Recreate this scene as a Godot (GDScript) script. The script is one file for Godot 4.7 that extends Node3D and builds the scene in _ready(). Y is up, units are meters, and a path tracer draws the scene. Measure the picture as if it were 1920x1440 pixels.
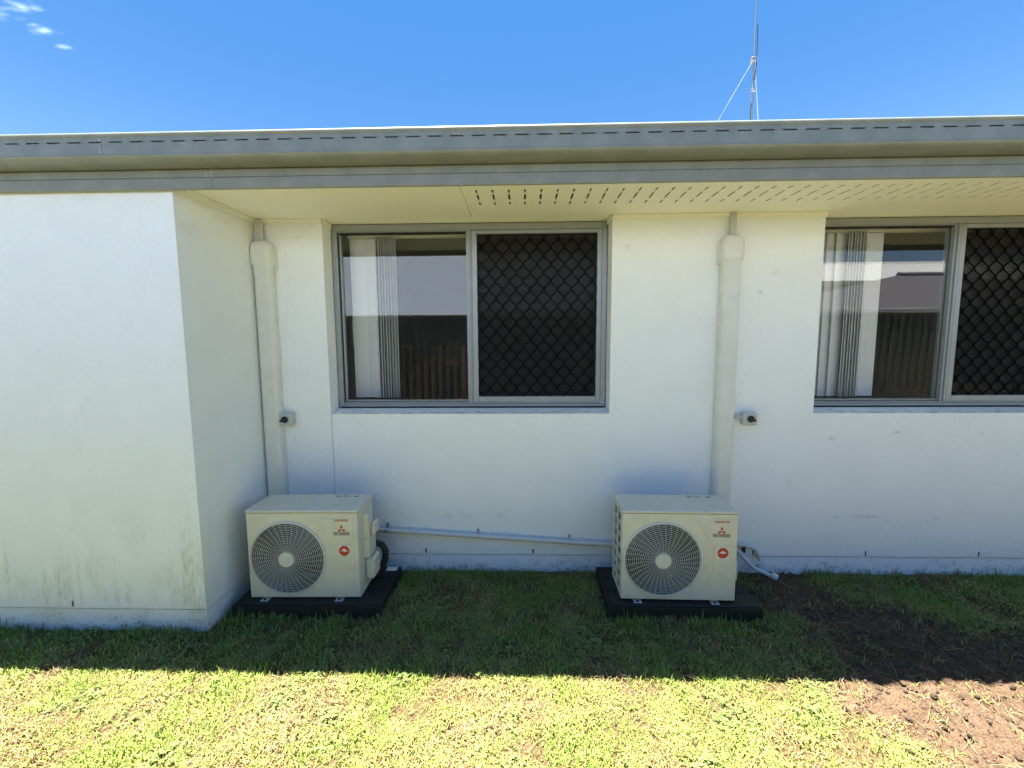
extends Node3D

# ---------------------------------------------------------------- constants measured from the photograph (metres)
const SOFFIT := 2.5405
const WING_X := -1.862
const WING_Z := 0.68
const FASCIA_Z := 0.7093
const GUTTER_Z := 0.834
const GUTTER_TOP := 2.7265
const GLASS_Z := -0.165

var rng := RandomNumberGenerator.new()
var M := {}
var names := {}
var house: Node3D
var dirt_noise := FastNoiseLite.new()
var patch_noise := FastNoiseLite.new()
var bump_noise := FastNoiseLite.new()

# ---------------------------------------------------------------- shape helpers
func mb() -> SurfaceTool:
	var st := SurfaceTool.new()
	st.begin(Mesh.PRIMITIVE_TRIANGLES)
	return st

func flat_uv(p: Vector3, n: Vector3) -> Vector2:
	var a := n.abs()
	if a.z >= a.x and a.z >= a.y:
		return Vector2(p.x, -p.y)
	if a.x >= a.y:
		return Vector2(p.z, -p.y)
	return Vector2(p.x, p.z)

func tri(st: SurfaceTool, a: Vector3, b: Vector3, c: Vector3, out: Vector3) -> void:
	var n := (c - a).cross(b - a)
	if n.length_squared() < 1e-16:
		return
	n = n.normalized()
	var order := [a, b, c]
	if n.dot(out) < 0.0:
		n = -n
		order = [a, c, b]
	for p in order:
		st.set_normal(n)
		st.set_uv(flat_uv(p, n))
		st.add_vertex(p)

func quad(st: SurfaceTool, a: Vector3, b: Vector3, c: Vector3, d: Vector3, out: Vector3) -> void:
	tri(st, a, b, c, out)
	tri(st, a, c, d, out)

# a triangle whose vertices carry their own normals
func tri_n(st: SurfaceTool, p: Array, n: Array, uv: Array = []) -> void:
	var f: Vector3 = (p[2] - p[0]).cross(p[1] - p[0])
	var order := [0, 1, 2] if f.dot(n[0] + n[1] + n[2]) >= 0.0 else [0, 2, 1]
	for k in order:
		st.set_normal(n[k])
		st.set_uv(uv[k] if uv.size() else flat_uv(p[k], n[k]))
		st.add_vertex(p[k])

func quad_n(st: SurfaceTool, p: Array, n: Array) -> void:
	tri_n(st, [p[0], p[1], p[2]], [n[0], n[1], n[2]])
	tri_n(st, [p[0], p[2], p[3]], [n[0], n[2], n[3]])

# box between two corners, with chamfered edges
func box(st: SurfaceTool, lo: Vector3, hi: Vector3, bevel := 0.0, t := Transform3D()) -> void:
	var c := (lo + hi) / 2.0
	var h := (hi - lo) / 2.0
	var b: float = min(bevel, min(h.x, min(h.y, h.z)) * 0.9)
	var ax := [Vector3.RIGHT, Vector3.UP, Vector3.BACK]
	for k in 3:
		var u: Vector3 = ax[(k + 1) % 3]
		var v: Vector3 = ax[(k + 2) % 3]
		var hu: float = h[(k + 1) % 3] - b
		var hv: float = h[(k + 2) % 3] - b
		for s in [-1.0, 1.0]:
			var o: Vector3 = c + ax[k] * s * h[k]
			quad(st, t * (o - u * hu - v * hv), t * (o + u * hu - v * hv), t * (o + u * hu + v * hv), t * (o - u * hu + v * hv), t.basis * (ax[k] * s))
	if b <= 0.0:
		return
	for k in 3:
		var hk: float = h[k] - b
		var i := (k + 1) % 3
		var j := (k + 2) % 3
		for si in [-1.0, 1.0]:
			for sj in [-1.0, 1.0]:
				var p1: Vector3 = c + ax[i] * si * h[i] + ax[j] * sj * (h[j] - b)
				var p2: Vector3 = c + ax[i] * si * (h[i] - b) + ax[j] * sj * h[j]
				quad(st, t * (p1 - ax[k] * hk), t * (p1 + ax[k] * hk), t * (p2 + ax[k] * hk), t * (p2 - ax[k] * hk), t.basis * (ax[i] * si + ax[j] * sj))
	for sx in [-1.0, 1.0]:
		for sy in [-1.0, 1.0]:
			for sz in [-1.0, 1.0]:
				var s3 := Vector3(sx, sy, sz)
				var e := c + s3 * h
				tri(st, t * (e - Vector3(0, sy, sz) * b), t * (e - Vector3(sx, 0, sz) * b), t * (e - Vector3(sx, sy, 0) * b), t.basis * s3)

func tube(st: SurfaceTool, pts: Array, r: float, seg := 8, flat := 1.0, caps := true) -> void:
	var rings := []
	var side := Vector3.ZERO
	for i in pts.size():
		var d: Vector3 = (pts[min(i + 1, pts.size() - 1)] - pts[max(i - 1, 0)]).normalized()
		if side == Vector3.ZERO:
			side = d.cross(Vector3.BACK if absf(d.z) < 0.8 else Vector3.UP).normalized()
		else:
			side = (side - d * side.dot(d)).normalized()
		var up := d.cross(side).normalized()
		var ring := []
		for k in seg:
			var a := TAU * k / seg
			ring.append([pts[i] + side * cos(a) * r + up * sin(a) * r * flat, (side * cos(a) + up * sin(a)).normalized()])
		rings.append(ring)
	for i in rings.size() - 1:
		for k in seg:
			var q := [rings[i][k], rings[i][(k + 1) % seg], rings[i + 1][(k + 1) % seg], rings[i + 1][k]]
			quad_n(st, [q[0][0], q[1][0], q[2][0], q[3][0]], [q[0][1], q[1][1], q[2][1], q[3][1]])
	if caps:
		for e in [0, pts.size() - 1]:
			var out: Vector3 = (pts[0] - pts[1]) if e == 0 else (pts[e] - pts[e - 1])
			for k in range(1, seg - 1):
				tri(st, rings[e][0][0], rings[e][k][0], rings[e][k + 1][0], out)

# profile of (z, y) points swept along x; outward normals lie to the side given by `turn`
func sweep_x(st: SurfaceTool, prof: Array, x0: float, x1: float, turn := 1.0) -> void:
	for i in prof.size() - 1:
		var d: Vector2 = prof[i + 1] - prof[i]
		var n := Vector3(0, -d.x, d.y) * turn
		quad(st, Vector3(x0, prof[i].y, prof[i].x), Vector3(x1, prof[i].y, prof[i].x), Vector3(x1, prof[i + 1].y, prof[i + 1].x), Vector3(x0, prof[i + 1].y, prof[i + 1].x), n)

# disc or lathe round the z axis: list of (radius, z)
func lathe_z(st: SurfaceTool, prof: Array, c: Vector3, seg: int, smooth := false) -> void:
	for i in prof.size() - 1:
		var a: Vector2 = prof[i]
		var b: Vector2 = prof[i + 1]
		var nr := (b.y - a.y)
		var nz := -(b.x - a.x)
		for k in seg:
			var t0 := TAU * k / seg
			var t1 := TAU * (k + 1) / seg
			var e0 := Vector3(cos(t0), sin(t0), 0)
			var e1 := Vector3(cos(t1), sin(t1), 0)
			var p := [c + e0 * a.x + Vector3(0, 0, a.y), c + e1 * a.x + Vector3(0, 0, a.y), c + e1 * b.x + Vector3(0, 0, b.y), c + e0 * b.x + Vector3(0, 0, b.y)]
			var n0 := (e0 * nr + Vector3(0, 0, nz)).normalized()
			var n1 := (e1 * nr + Vector3(0, 0, nz)).normalized()
			quad_n(st, p, [n0, n1, n1, n0])

# flat plate from a polygon in x, y, standing proud of plane z by h, its edge chamfered
func plate(st: SurfaceTool, poly: PackedVector2Array, z: float, h: float, inset := 0.0, t := Transform3D()) -> void:
	var mid := Vector2.ZERO
	for p in poly:
		mid += p / poly.size()
	var top := PackedVector2Array()
	for p in poly:
		var d := (mid - p)
		top.append(p + d.normalized() * min(inset, d.length() * 0.5))
	var idx := Geometry2D.triangulate_polygon(top)
	for k in range(0, idx.size(), 3):
		var a := top[idx[k]]
		var b := top[idx[k + 1]]
		var c := top[idx[k + 2]]
		tri(st, t * Vector3(a.x, a.y, z + h), t * Vector3(b.x, b.y, z + h), t * Vector3(c.x, c.y, z + h), t.basis * Vector3(0, 0, 1))
	for k in poly.size():
		var j := (k + 1) % poly.size()
		var m := (poly[k] + poly[j]) / 2.0 - mid
		quad(st, t * Vector3(poly[k].x, poly[k].y, z), t * Vector3(poly[j].x, poly[j].y, z), t * Vector3(top[j].x, top[j].y, z + h), t * Vector3(top[k].x, top[k].y, z + h), t.basis * Vector3(m.x, m.y, 0.2))

# wall in a plane: origin o, along u, up, facing n; holes are [u0, u1, y0, y1, depth]
func wall_sheet(st: SurfaceTool, o: Vector3, u: Vector3, n: Vector3, len: float, y0: float, y1: float, thick: float, holes: Array, ends := true) -> void:
	var xs := [0.0, len]
	var ys := [y0, y1]
	for h in holes:
		for v in [h[0], h[1]]:
			if v > 0.0 and v < len and not xs.has(v):
				xs.append(v)
		for v in [h[2], h[3]]:
			if v > y0 and v < y1 and not ys.has(v):
				ys.append(v)
	xs.sort()
	ys.sort()
	var at := func(a: float, y: float, d: float) -> Vector3: return o + u * a + Vector3.UP * y - n * d
	for i in xs.size() - 1:
		for j in ys.size() - 1:
			var cx: float = (xs[i] + xs[i + 1]) / 2.0
			var cy: float = (ys[j] + ys[j + 1]) / 2.0
			var depth := -1.0
			for h in holes:
				if cx > h[0] and cx < h[1] and cy > h[2] and cy < h[3]:
					depth = max(depth, h[4])
			if depth < 0.0:
				quad(st, at.call(xs[i], ys[j], 0.0), at.call(xs[i + 1], ys[j], 0.0), at.call(xs[i + 1], ys[j + 1], 0.0), at.call(xs[i], ys[j + 1], 0.0), n)
			elif depth < thick:
				quad(st, at.call(xs[i], ys[j], depth), at.call(xs[i + 1], ys[j], depth), at.call(xs[i + 1], ys[j + 1], depth), at.call(xs[i], ys[j + 1], depth), n)
			if depth < thick:
				quad(st, at.call(xs[i], ys[j], thick), at.call(xs[i + 1], ys[j], thick), at.call(xs[i + 1], ys[j + 1], thick), at.call(xs[i], ys[j + 1], thick), -n)
	for h in holes:
		var d: float = min(h[4], thick)
		quad(st, at.call(h[0], h[2], 0.0), at.call(h[0], h[3], 0.0), at.call(h[0], h[3], d), at.call(h[0], h[2], d), u)
		quad(st, at.call(h[1], h[2], 0.0), at.call(h[1], h[3], 0.0), at.call(h[1], h[3], d), at.call(h[1], h[2], d), -u)
		quad(st, at.call(h[0], h[2], 0.0), at.call(h[1], h[2], 0.0), at.call(h[1], h[2], d), at.call(h[0], h[2], d), Vector3.UP)
		if h[3] < y1:
			quad(st, at.call(h[0], h[3], 0.0), at.call(h[1], h[3], 0.0), at.call(h[1], h[3], d), at.call(h[0], h[3], d), Vector3.DOWN)
	if not ends:
		return
	quad(st, at.call(0.0, y0, 0.0), at.call(0.0, y1, 0.0), at.call(0.0, y1, thick), at.call(0.0, y0, thick), -u)
	quad(st, at.call(len, y0, 0.0), at.call(len, y1, 0.0), at.call(len, y1, thick), at.call(len, y0, thick), u)
	quad(st, at.call(0.0, y0, 0.0), at.call(len, y0, 0.0), at.call(len, y0, thick), at.call(0.0, y0, thick), Vector3.DOWN)

# ---------------------------------------------------------------- object helpers
func numbered(called: String) -> String:
	var k: int = names.get(called, 0)
	names[called] = k + 1
	return called if k == 0 else "%s_%03d" % [called, k]

func part(called: String, st: SurfaceTool, m: Material, parent: Node3D, label := "") -> MeshInstance3D:
	var o := MeshInstance3D.new()
	o.mesh = st.commit()
	o.material_override = m
	o.name = called
	parent.add_child(o, true)
	if label:
		o.set_meta("label", label)
	return o

func joint(called: String, parent: Node3D, at := Vector3.ZERO) -> Node3D:
	var o := Node3D.new()
	o.name = called
	o.position = at
	parent.add_child(o, true)
	return o

func thing(called: String, label: String, category: String, at := Vector3.ZERO, turn := 0.0, group := "") -> Node3D:
	var o := Node3D.new()
	o.name = numbered(called)
	add_child(o)
	o.position = at
	o.rotation.y = turn
	tag(o, label, category, group)
	return o

func tag(o: Node, label: String, category: String, group := "", kind := "") -> void:
	o.set_meta("label", label)
	o.set_meta("category", category)
	if group:
		o.set_meta("group", group)
	if kind:
		o.set_meta("kind", kind)

# ---------------------------------------------------------------- material helpers
func lin(r: float, g: float, b: float) -> Color:
	return Color(r, g, b).linear_to_srgb()

func mat(called: String, c: Color, rough := 0.6, metal := 0.0) -> StandardMaterial3D:
	var m := StandardMaterial3D.new()
	m.resource_name = called
	m.albedo_color = c
	m.roughness = rough
	m.metallic = metal
	M[called] = m
	return m

func noise_tex(freq: float, size := 512, octaves := 3, seed_ := 1, ramp: Gradient = null) -> NoiseTexture2D:
	var n := FastNoiseLite.new()
	n.noise_type = FastNoiseLite.TYPE_SIMPLEX_SMOOTH
	n.frequency = freq
	n.fractal_octaves = octaves
	n.seed = seed_
	var t := NoiseTexture2D.new()
	t.width = size
	t.height = size
	t.seamless = true
	t.noise = n
	if ramp:
		t.color_ramp = ramp
	return t

func ramp2(a: Color, b: Color, from := 0.0, to := 1.0) -> Gradient:
	var g := Gradient.new()
	g.offsets = PackedFloat32Array([from, to])
	g.colors = PackedColorArray([a, b])
	return g

func bumpy(m: StandardMaterial3D, t: Texture2D, depth: float, tile: float) -> void:
	m.heightmap_enabled = true
	m.heightmap_texture = t
	m.heightmap_scale = depth
	m.uv1_triplanar = true
	m.uv1_world_triplanar = true
	m.uv1_scale = Vector3.ONE / tile

# ---------------------------------------------------------------- wall paint with its stains (matter with an outline of its own)
func wall_paint(x0: float, x1: float, y0: float, y1: float, w: int, h: int, algae: float, scuffs: Array, seed_: int) -> ImageTexture:
	var im := Image.create(w, h, false, Image.FORMAT_RGB8)
	var na := FastNoiseLite.new()
	na.seed = seed_
	na.frequency = 1.0
	na.fractal_octaves = 4
	var nb := FastNoiseLite.new()
	nb.seed = seed_ + 7
	nb.frequency = 1.0
	nb.fractal_octaves = 2
	var base := Color(0.85, 0.87, 0.87)
	var alg := Color(0.36, 0.38, 0.20)
	var soil := Color(0.13, 0.10, 0.075)
	for j in h:
		var y := y1 - (j + 0.5) / h * (y1 - y0)
		for i in w:
			var x := x0 + (i + 0.5) / w * (x1 - x0)
			var c := base * (1.0 + 0.025 * na.get_noise_2d(x * 3.0, y * 3.0))
			if algae > 0.0 and y < 1.05:
				# streaks of algae that ran down the face; each streak starts at a height of its own
				var column := nb.get_noise_2d(x * 13.0, y * 0.35)
				var top := 0.52 + 0.5 * nb.get_noise_2d(x * 6.0, 31.0)
				var streak: float = smoothstep(0.0, 0.42, column) * smoothstep(top, top - 0.38, y) * smoothstep(0.12, 0.2, y)
				var grain: float = clampf(0.6 + 0.9 * na.get_noise_2d(x * 45.0, y * 11.0), 0.0, 1.0)
				var blotch: float = smoothstep(-0.1, 0.5, na.get_noise_2d(x * 3.0 + 9.0, y * 1.6) + 0.25 * na.get_noise_2d(x * 18.0, y * 5.0)) * smoothstep(0.95, 0.35, y)
				var corner: float = smoothstep(x1 - 0.20 - 0.06 * column, x1 - 0.03, x) * smoothstep(0.85 + 0.3 * column, 0.35, y)
				var drip: float = smoothstep(0.030, 0.0, absf(x + 2.323 + 0.006 * sin(y * 40.0))) * smoothstep(0.33, 0.22, y) * smoothstep(0.13, 0.2, y)
				c = c.lerp(alg, clampf(algae * grain * (0.28 * streak + 0.23 * blotch + 0.30 * corner + 0.35 * drip), 0.0, 0.8))
			if y < 0.2:
				# soil splashed up by rain, speck by speck
				var speck := nb.get_noise_2d(x * 160.0, y * 160.0) * 0.7 + na.get_noise_2d(x * 9.0, y * 14.0) * 0.5
				if speck > 0.10 + y * 3.2:
					c = c.lerp(soil, clampf((speck - 0.10 - y * 3.2) * 3.0, 0.0, 0.7))
			for s in scuffs:
				var d := Vector2((x - s[0]) / s[2], (y - s[1]) / s[3])
				if d.length_squared() < 1.0:
					var g := na.get_noise_2d(x * 60.0, y * 130.0)
					c = c.lerp(Color(0.3, 0.3, 0.29), clampf(smoothstep(-0.05, 0.35, g) * s[4] * (1.0 - d.length_squared()), 0.0, 1.0))
			im.set_pixel(i, j, c.linear_to_srgb())
	return ImageTexture.create_from_image(im)

func painted(called: String, tex: Texture2D, x0: float, x1: float, y0: float, y1: float, bump: Texture2D) -> StandardMaterial3D:
	# wall uvs are metres (x, -y)
	var m := mat(called, Color.WHITE, 0.85)
	m.albedo_texture = tex
	m.uv1_scale = Vector3(1.0 / (x1 - x0), 1.0 / (y1 - y0), 1)
	m.uv1_offset = Vector3(-x0 / (x1 - x0), y1 / (y1 - y0), 0)
	m.metallic_specular = 0.3
	return m

# ---------------------------------------------------------------- ready
func _ready() -> void:
	rng.seed = 20240611
	dirt_noise.seed = 5
	dirt_noise.frequency = 1.0
	dirt_noise.fractal_octaves = 4
	patch_noise.seed = 11
	patch_noise.frequency = 1.0
	patch_noise.fractal_octaves = 3
	bump_noise.seed = 23
	bump_noise.frequency = 1.0
	bump_noise.fractal_octaves = 4
	make_camera_and_light()
	make_materials()
	make_ground()
	make_house()
	make_windows()
	make_antenna()
	make_neighbours()
	make_fence()
	make_air_conditioners()
	make_ducts()
	make_pipes()
	make_indoor_things()
	make_lawn()

func make_camera_and_light() -> void:
	var cam := Camera3D.new()
	cam.name = "camera"
	cam.fov = 85.04
	cam.near = 0.05
	cam.far = 4000.0
	cam.position = Vector3(0.0, 1.6835, 2.9526)
	cam.basis = Basis(Vector3.UP, 0.0258) * Basis(Vector3.RIGHT, -0.0981) * Basis(Vector3.BACK, -0.006)
	add_child(cam)
	cam.current = true

	var exposure := 6.0
	var env := Environment.new()
	env.background_mode = Environment.BG_SKY
	var sm := ProceduralSkyMaterial.new()
	sm.sky_top_color = lin(0.0160, 0.0590, 0.149)
	sm.sky_horizon_color = lin(0.235, 0.340, 0.420)
	sm.sky_curve = 0.105
	sm.ground_bottom_color = lin(0.06, 0.07, 0.04)
	sm.ground_horizon_color = lin(0.08, 0.11, 0.14)
	sm.sun_angle_max = 20.0
	sm.sun_curve = 0.12
	sm.sky_cover = cloud_cover()
	sm.sky_cover_modulate = Color(1, 1, 1, 1)
	var sky := Sky.new()
	sky.sky_material = sm
	env.sky = sky
	env.tonemap_mode = Environment.TONE_MAPPER_LINEAR
	env.tonemap_exposure = exposure
	env.sdfgi_enabled = true
	env.ssao_enabled = true
	env.ssil_enabled = true
	var we := WorldEnvironment.new()
	we.name = "world"
	we.environment = env
	add_child(we)

	var sun := DirectionalLight3D.new()
	sun.name = "sun"
	sun.light_color = Color(1.0, 0.985, 0.945)
	sun.light_energy = 1.6
	sun.light_angular_distance = 0.53
	sun.shadow_enabled = true
	add_child(sun)
	var towards := Vector3(0.12, -1.0, 0.058).normalized()
	sun.basis = Basis.looking_at(towards, Vector3.BACK)

# two small wisps of cloud, in a panorama of otherwise empty air
func cloud_cover() -> ImageTexture:
	var w := 4096
	var h := 2048
	var im := Image.create(w, h, false, Image.FORMAT_RGBA8)
	im.fill(Color(0, 0, 0, 0))
	var n := FastNoiseLite.new()
	n.seed = 3
	n.frequency = 0.05
	n.fractal_octaves = 5
	var cam_basis := Basis(Vector3.UP, 0.0258) * Basis(Vector3.RIGHT, -0.0981)
	# directions of the wisps from the place: (bearing, height, length, width, tilt, strength)
	for c in [[-47.5, 25.7, 1.3, 0.42, 0.38, 0.34], [-46.1, 25.2, 0.9, 0.16, 0.3, 0.24], [-48.9, 26.8, 1.5, 0.7, 0.3, 0.34], [-49.9, 25.7, 0.9, 0.4, 0.2, 0.18], [-54.0, 27.5, 4.0, 1.8, 0.2, 0.4], [74.0, 31.0, 9.0, 1.5, 0.2, 0.3], [150.0, 24.0, 10.0, 2.0, 0.1, 0.35], [-130.0, 35.0, 8.0, 2.0, -0.2, 0.3]]:
		var a := deg_to_rad(c[0])
		var e := deg_to_rad(c[1])
		var d := Vector3(sin(a) * cos(e), sin(e), -cos(a) * cos(e))
		var u := fposmod(atan2(d.x, -d.z) / TAU, 1.0) * w
		var v := acos(d.y) / PI * h
		var px: float = w / 360.0
		var r := int(c[2] * px * 1.6) + 2
		for j in range(-r, r + 1):
			for i in range(-r, r + 1):
				var p := Vector2(i, j).rotated(c[4])
				var k := Vector2(p.x / (c[2] * px), p.y / (c[3] * px)).length()
				if k > 1.4:
					continue
				var f: float = clampf((1.0 - k) * 0.8 + 1.2 * n.get_noise_2d(p.x * 0.7 + u, p.y * 2.2 + v), 0.0, 1.0)
				f = f * f * c[5] * smoothstep(1.4, 0.9, k)
				var x := int(fposmod(u + i, w))
				var y := clampi(int(v + j), 0, h - 1)
				var was := im.get_pixel(x, y)
				im.set_pixel(x, y, Color(0.62, 0.64, 0.66, max(was.a, f)))
	return ImageTexture.create_from_image(im)

func make_materials() -> void:
	var stipple := noise_tex(0.06, 512, 3, 4)
	var fine := noise_tex(0.12, 512, 2, 9)
	M["stipple"] = stipple
	var scuffs := [[2.18, 1.0, 0.03, 0.018, 1.0], [2.62, 1.045, 0.03, 0.014, 0.9], [2.45, 0.43, 0.13, 0.02, 0.7], [2.25, 0.425, 0.06, 0.012, 0.6], [-0.55, 0.42, 0.05, 0.03, 0.5], [-0.42, 0.42, 0.06, 0.03, 0.45], [-0.17, 0.43, 0.05, 0.025, 0.45],
		[1.62, 2.02, 0.02, 0.02, 0.9], [1.72, 2.15, 0.03, 0.02, 0.5], [2.95, 0.42, 0.04, 0.014, 0.6], [0.72, 2.33, 0.02, 0.02, 0.9], [-1.56, 2.42, 0.05, 0.012, 0.5], [1.9, 0.68, 0.015, 0.03, 0.6], [3.2, 1.04, 0.012, 0.02, 0.6]]
	painted("main_wall_paint", wall_paint(-1.9, 5.0, -0.1, 2.6, 1408, 552, 0.0, scuffs, 41), -1.9, 5.0, -0.1, 2.6, stipple)
	painted("wing_wall_paint", wall_paint(-4.4, -1.862, -0.1, 2.6, 768, 768, 1.0, [[-2.35, 2.47, 0.10, 0.03, 0.25], [-2.9, 2.2, 0.03, 0.02, 0.4]], 47), -4.4, -1.862, -0.1, 2.6, stipple)
	painted("side_wall_paint", wall_paint(0.0, 0.7, -0.1, 2.6, 256, 896, 0.25, [[0.56, 2.33, 0.10, 0.05, 0.22], [0.3, 2.45, 0.12, 0.03, 0.2], [0.55, 2.36, 0.006, 0.02, 1.0]], 53), 0.0, 0.7, -0.1, 2.6, stipple)
	for k in ["main_wall_paint", "wing_wall_paint", "side_wall_paint"]:
		var m: StandardMaterial3D = M[k]
		m.normal_enabled = true
		m.normal_scale = 0.36
		var nt := noise_tex(0.25, 1024, 3, 4)
		nt.as_normal_map = true
		nt.bump_strength = 3.0
		m.normal_texture = nt
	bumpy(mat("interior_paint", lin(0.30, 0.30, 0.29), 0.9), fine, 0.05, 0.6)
	bumpy(mat("carpet", lin(0.08, 0.075, 0.07), 1.0), fine, 0.3, 0.15)
	bumpy(mat("soffit_paint", lin(0.86, 0.85, 0.78), 0.75), fine, 0.03, 0.8)
	bumpy(mat("trim_paint", lin(0.86, 0.85, 0.78), 0.6), fine, 0.03, 0.8)
	var g := mat("gutter_paint", Color.WHITE, 0.42)
	g.albedo_texture = noise_tex(0.02, 256, 3, 12, ramp2(lin(0.185, 0.20, 0.18), lin(0.225, 0.235, 0.215), 0.2, 0.8))
	bumpy(g, fine, 0.02, 0.9)
	var r := mat("roof_paint", Color.WHITE, 0.45)
	r.albedo_texture = noise_tex(0.02, 256, 3, 13, ramp2(lin(0.36, 0.37, 0.37), lin(0.42, 0.42, 0.41), 0.2, 0.8))
	bumpy(r, fine, 0.02, 1.2)
	var al := mat("aluminium", Color.WHITE, 0.42, 0.35)
	al.albedo_texture = noise_tex(0.03, 256, 3, 14, ramp2(lin(0.32, 0.345, 0.365), lin(0.345, 0.37, 0.39), 0.2, 0.8))
	al.uv1_triplanar = true
	al.uv1_world_triplanar = true
	mat("gasket_and_gap_shade", lin(0.012, 0.012, 0.014), 0.7)  # black of the gaskets, also painted shade in weep holes and under frames
	mat("grille_black", lin(0.005, 0.005, 0.006), 0.6).metallic_specular = 0.12
	var gl := mat("window_glass", Color(0.20, 0.23, 0.25, 0.05), 0.0)
	gl.transparency = BaseMaterial3D.TRANSPARENCY_ALPHA
	gl.metallic = 0.0
	gl.metallic_specular = 0.5
	var fm := mat("fly_mesh", Color(0.10, 0.10, 0.105, 0.78), 0.9)
	fm.transparency = BaseMaterial3D.TRANSPARENCY_ALPHA
	var bl := mat("blind_fabric", lin(0.85, 0.87, 0.87), 0.85)
	bl.backlight_enabled = true
	bl.backlight = Color(0.6, 0.6, 0.6)
	var ca := mat("casing_paint", Color.WHITE, 0.38)
	ca.albedo_texture = noise_tex(0.015, 256, 3, 16, ramp2(lin(0.64, 0.605, 0.49), lin(0.69, 0.65, 0.535), 0.2, 0.8))
	bumpy(ca, fine, 0.015, 0.5)
	mat("grille_plastic", lin(0.62, 0.61, 0.56), 0.4)
	mat("fan_dark", lin(0.018, 0.018, 0.02), 0.6)
	mat("coil", lin(0.02, 0.02, 0.022), 0.55, 0.3)
	mat("galvanised", lin(0.55, 0.56, 0.57), 0.38, 0.75)
	mat("label_red", lin(0.52, 0.04, 0.025), 0.4)
	mat("label_black", lin(0.02, 0.02, 0.02), 0.5)
	mat("label_white", lin(0.75, 0.75, 0.74), 0.4)
	mat("label_grey", lin(0.12, 0.12, 0.13), 0.5)
	var pd := mat("pad_plastic", Color.WHITE, 0.55)
	pd.albedo_texture = noise_tex(0.05, 256, 4, 17, ramp2(lin(0.007, 0.007, 0.008), lin(0.016, 0.016, 0.016), 0.25, 0.8))
	bumpy(pd, fine, 0.06, 0.25)
	var du := mat("duct_plastic", Color.WHITE, 0.5)
	du.albedo_texture = noise_tex(0.02, 256, 3, 18, ramp2(lin(0.68, 0.68, 0.63), lin(0.72, 0.72, 0.67), 0.2, 0.8))
	bumpy(du, fine, 0.02, 0.7)
	mat("grey_plastic", lin(0.50, 0.51, 0.51), 0.45)
	mat("pipe_plastic", lin(0.56, 0.58, 0.59), 0.4)
	mat("black_plastic", lin(0.015, 0.015, 0.016), 0.4)
	mat("rubber_foam", lin(0.02, 0.02, 0.021), 0.85)
	var wd := mat("bed_timber", Color.WHITE, 0.3)
	wd.albedo_texture = noise_tex(0.03, 256, 4, 19, ramp2(lin(0.10, 0.04, 0.015), lin(0.24, 0.10, 0.035), 0.2, 0.8))
	wd.uv1_triplanar = true
	wd.uv1_scale = Vector3(9, 0.8, 9)
	mat("bed_linen", lin(0.45, 0.46, 0.45), 0.9)
	mat("yellow_plastic", lin(0.85, 0.43, 0.02), 0.4)
	mat("shelf_timber", lin(0.10, 0.07, 0.05), 0.6)
	var nr := mat("neighbour_roof", Color.WHITE, 0.5)
	nr.albedo_texture = noise_tex(0.02, 256, 3, 20, ramp2(lin(0.28, 0.33, 0.42), lin(0.32, 0.37, 0.46), 0.2, 0.8))
	nr.uv1_triplanar = true
	nr.uv1_world_triplanar = true
	nr.uv1_scale = Vector3.ONE * 0.3
	mat("neighbour_roof_dark", lin(0.15, 0.14, 0.15), 0.5)
	mat("neighbour_roof_white", lin(0.78, 0.78, 0.77), 0.4)
	mat("neighbour_wall", lin(0.55, 0.53, 0.48), 0.85)
	mat("neighbour_trim", lin(0.6, 0.6, 0.6), 0.5)
	mat("far_glass", lin(0.03, 0.035, 0.04), 0.05)
	var fs := mat("fence_sheet", Color.WHITE, 0.5)
	fs.albedo_texture = noise_tex(0.03, 256, 4, 21, ramp2(lin(0.12, 0.105, 0.085), lin(0.18, 0.16, 0.13), 0.2, 0.8))
	fs.uv1_triplanar = true
	fs.uv1_world_triplanar = true
	fs.uv1_scale = Vector3(2.0, 0.3, 2.0)
	mat("fence_rail", lin(0.45, 0.42, 0.38), 0.5)
	bumpy(mat("retaining_block", lin(0.30, 0.28, 0.25), 0.9), stipple, 0.3, 0.4)
	mat("mast_steel", lin(0.30, 0.30, 0.31), 0.45, 0.6)
	mat("cable_black", lin(0.02, 0.02, 0.025), 0.5)

# ---------------------------------------------------------------- ground
func capsule_d(p: Vector2, a: Vector2, b: Vector2) -> float:
	var t := clampf((p - a).dot(b - a) / (b - a).length_squared(), 0.0, 1.0)
	return p.distance_to(a + (b - a) * t)

# 1 where the soil lies bare, 0 in the lawn
func bare(x: float, z: float) -> float:
	var p := Vector2(x, z)
	var d: float = min(capsule_d(p, Vector2(1.80, 0.18), Vector2(2.25, 0.8)) - 0.33, capsule_d(p, Vector2(2.0, 0.72), Vector2(3.6, 1.05)) - 0.32)
	d = min(d, capsule_d(p, Vector2(2.02, 1.0), Vector2(2.7, 2.3)) - 0.48)
	d += 0.20 * dirt_noise.get_noise_2d(x * 2.2, z * 2.2) + 0.08 * dirt_noise.get_noise_2d(x * 9.0, z * 9.0)
	return smoothstep(0.08, -0.13, d)

func ground_y(x: float, z: float) -> float:
	var b := bare(x, z)
	var y := 0.010 * bump_noise.get_noise_2d(x * 0.9, z * 0.9) + 0.006 * bump_noise.get_noise_2d(x * 5.0, z * 5.0) - 0.008
	y += b * (0.030 * bump_noise.get_noise_2d(x * 4.0 + 7.0, z * 6.0) + 0.024 * bump_noise.get_noise_2d(x * 13.0, z * 16.0) + 0.008)
	return y

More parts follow.
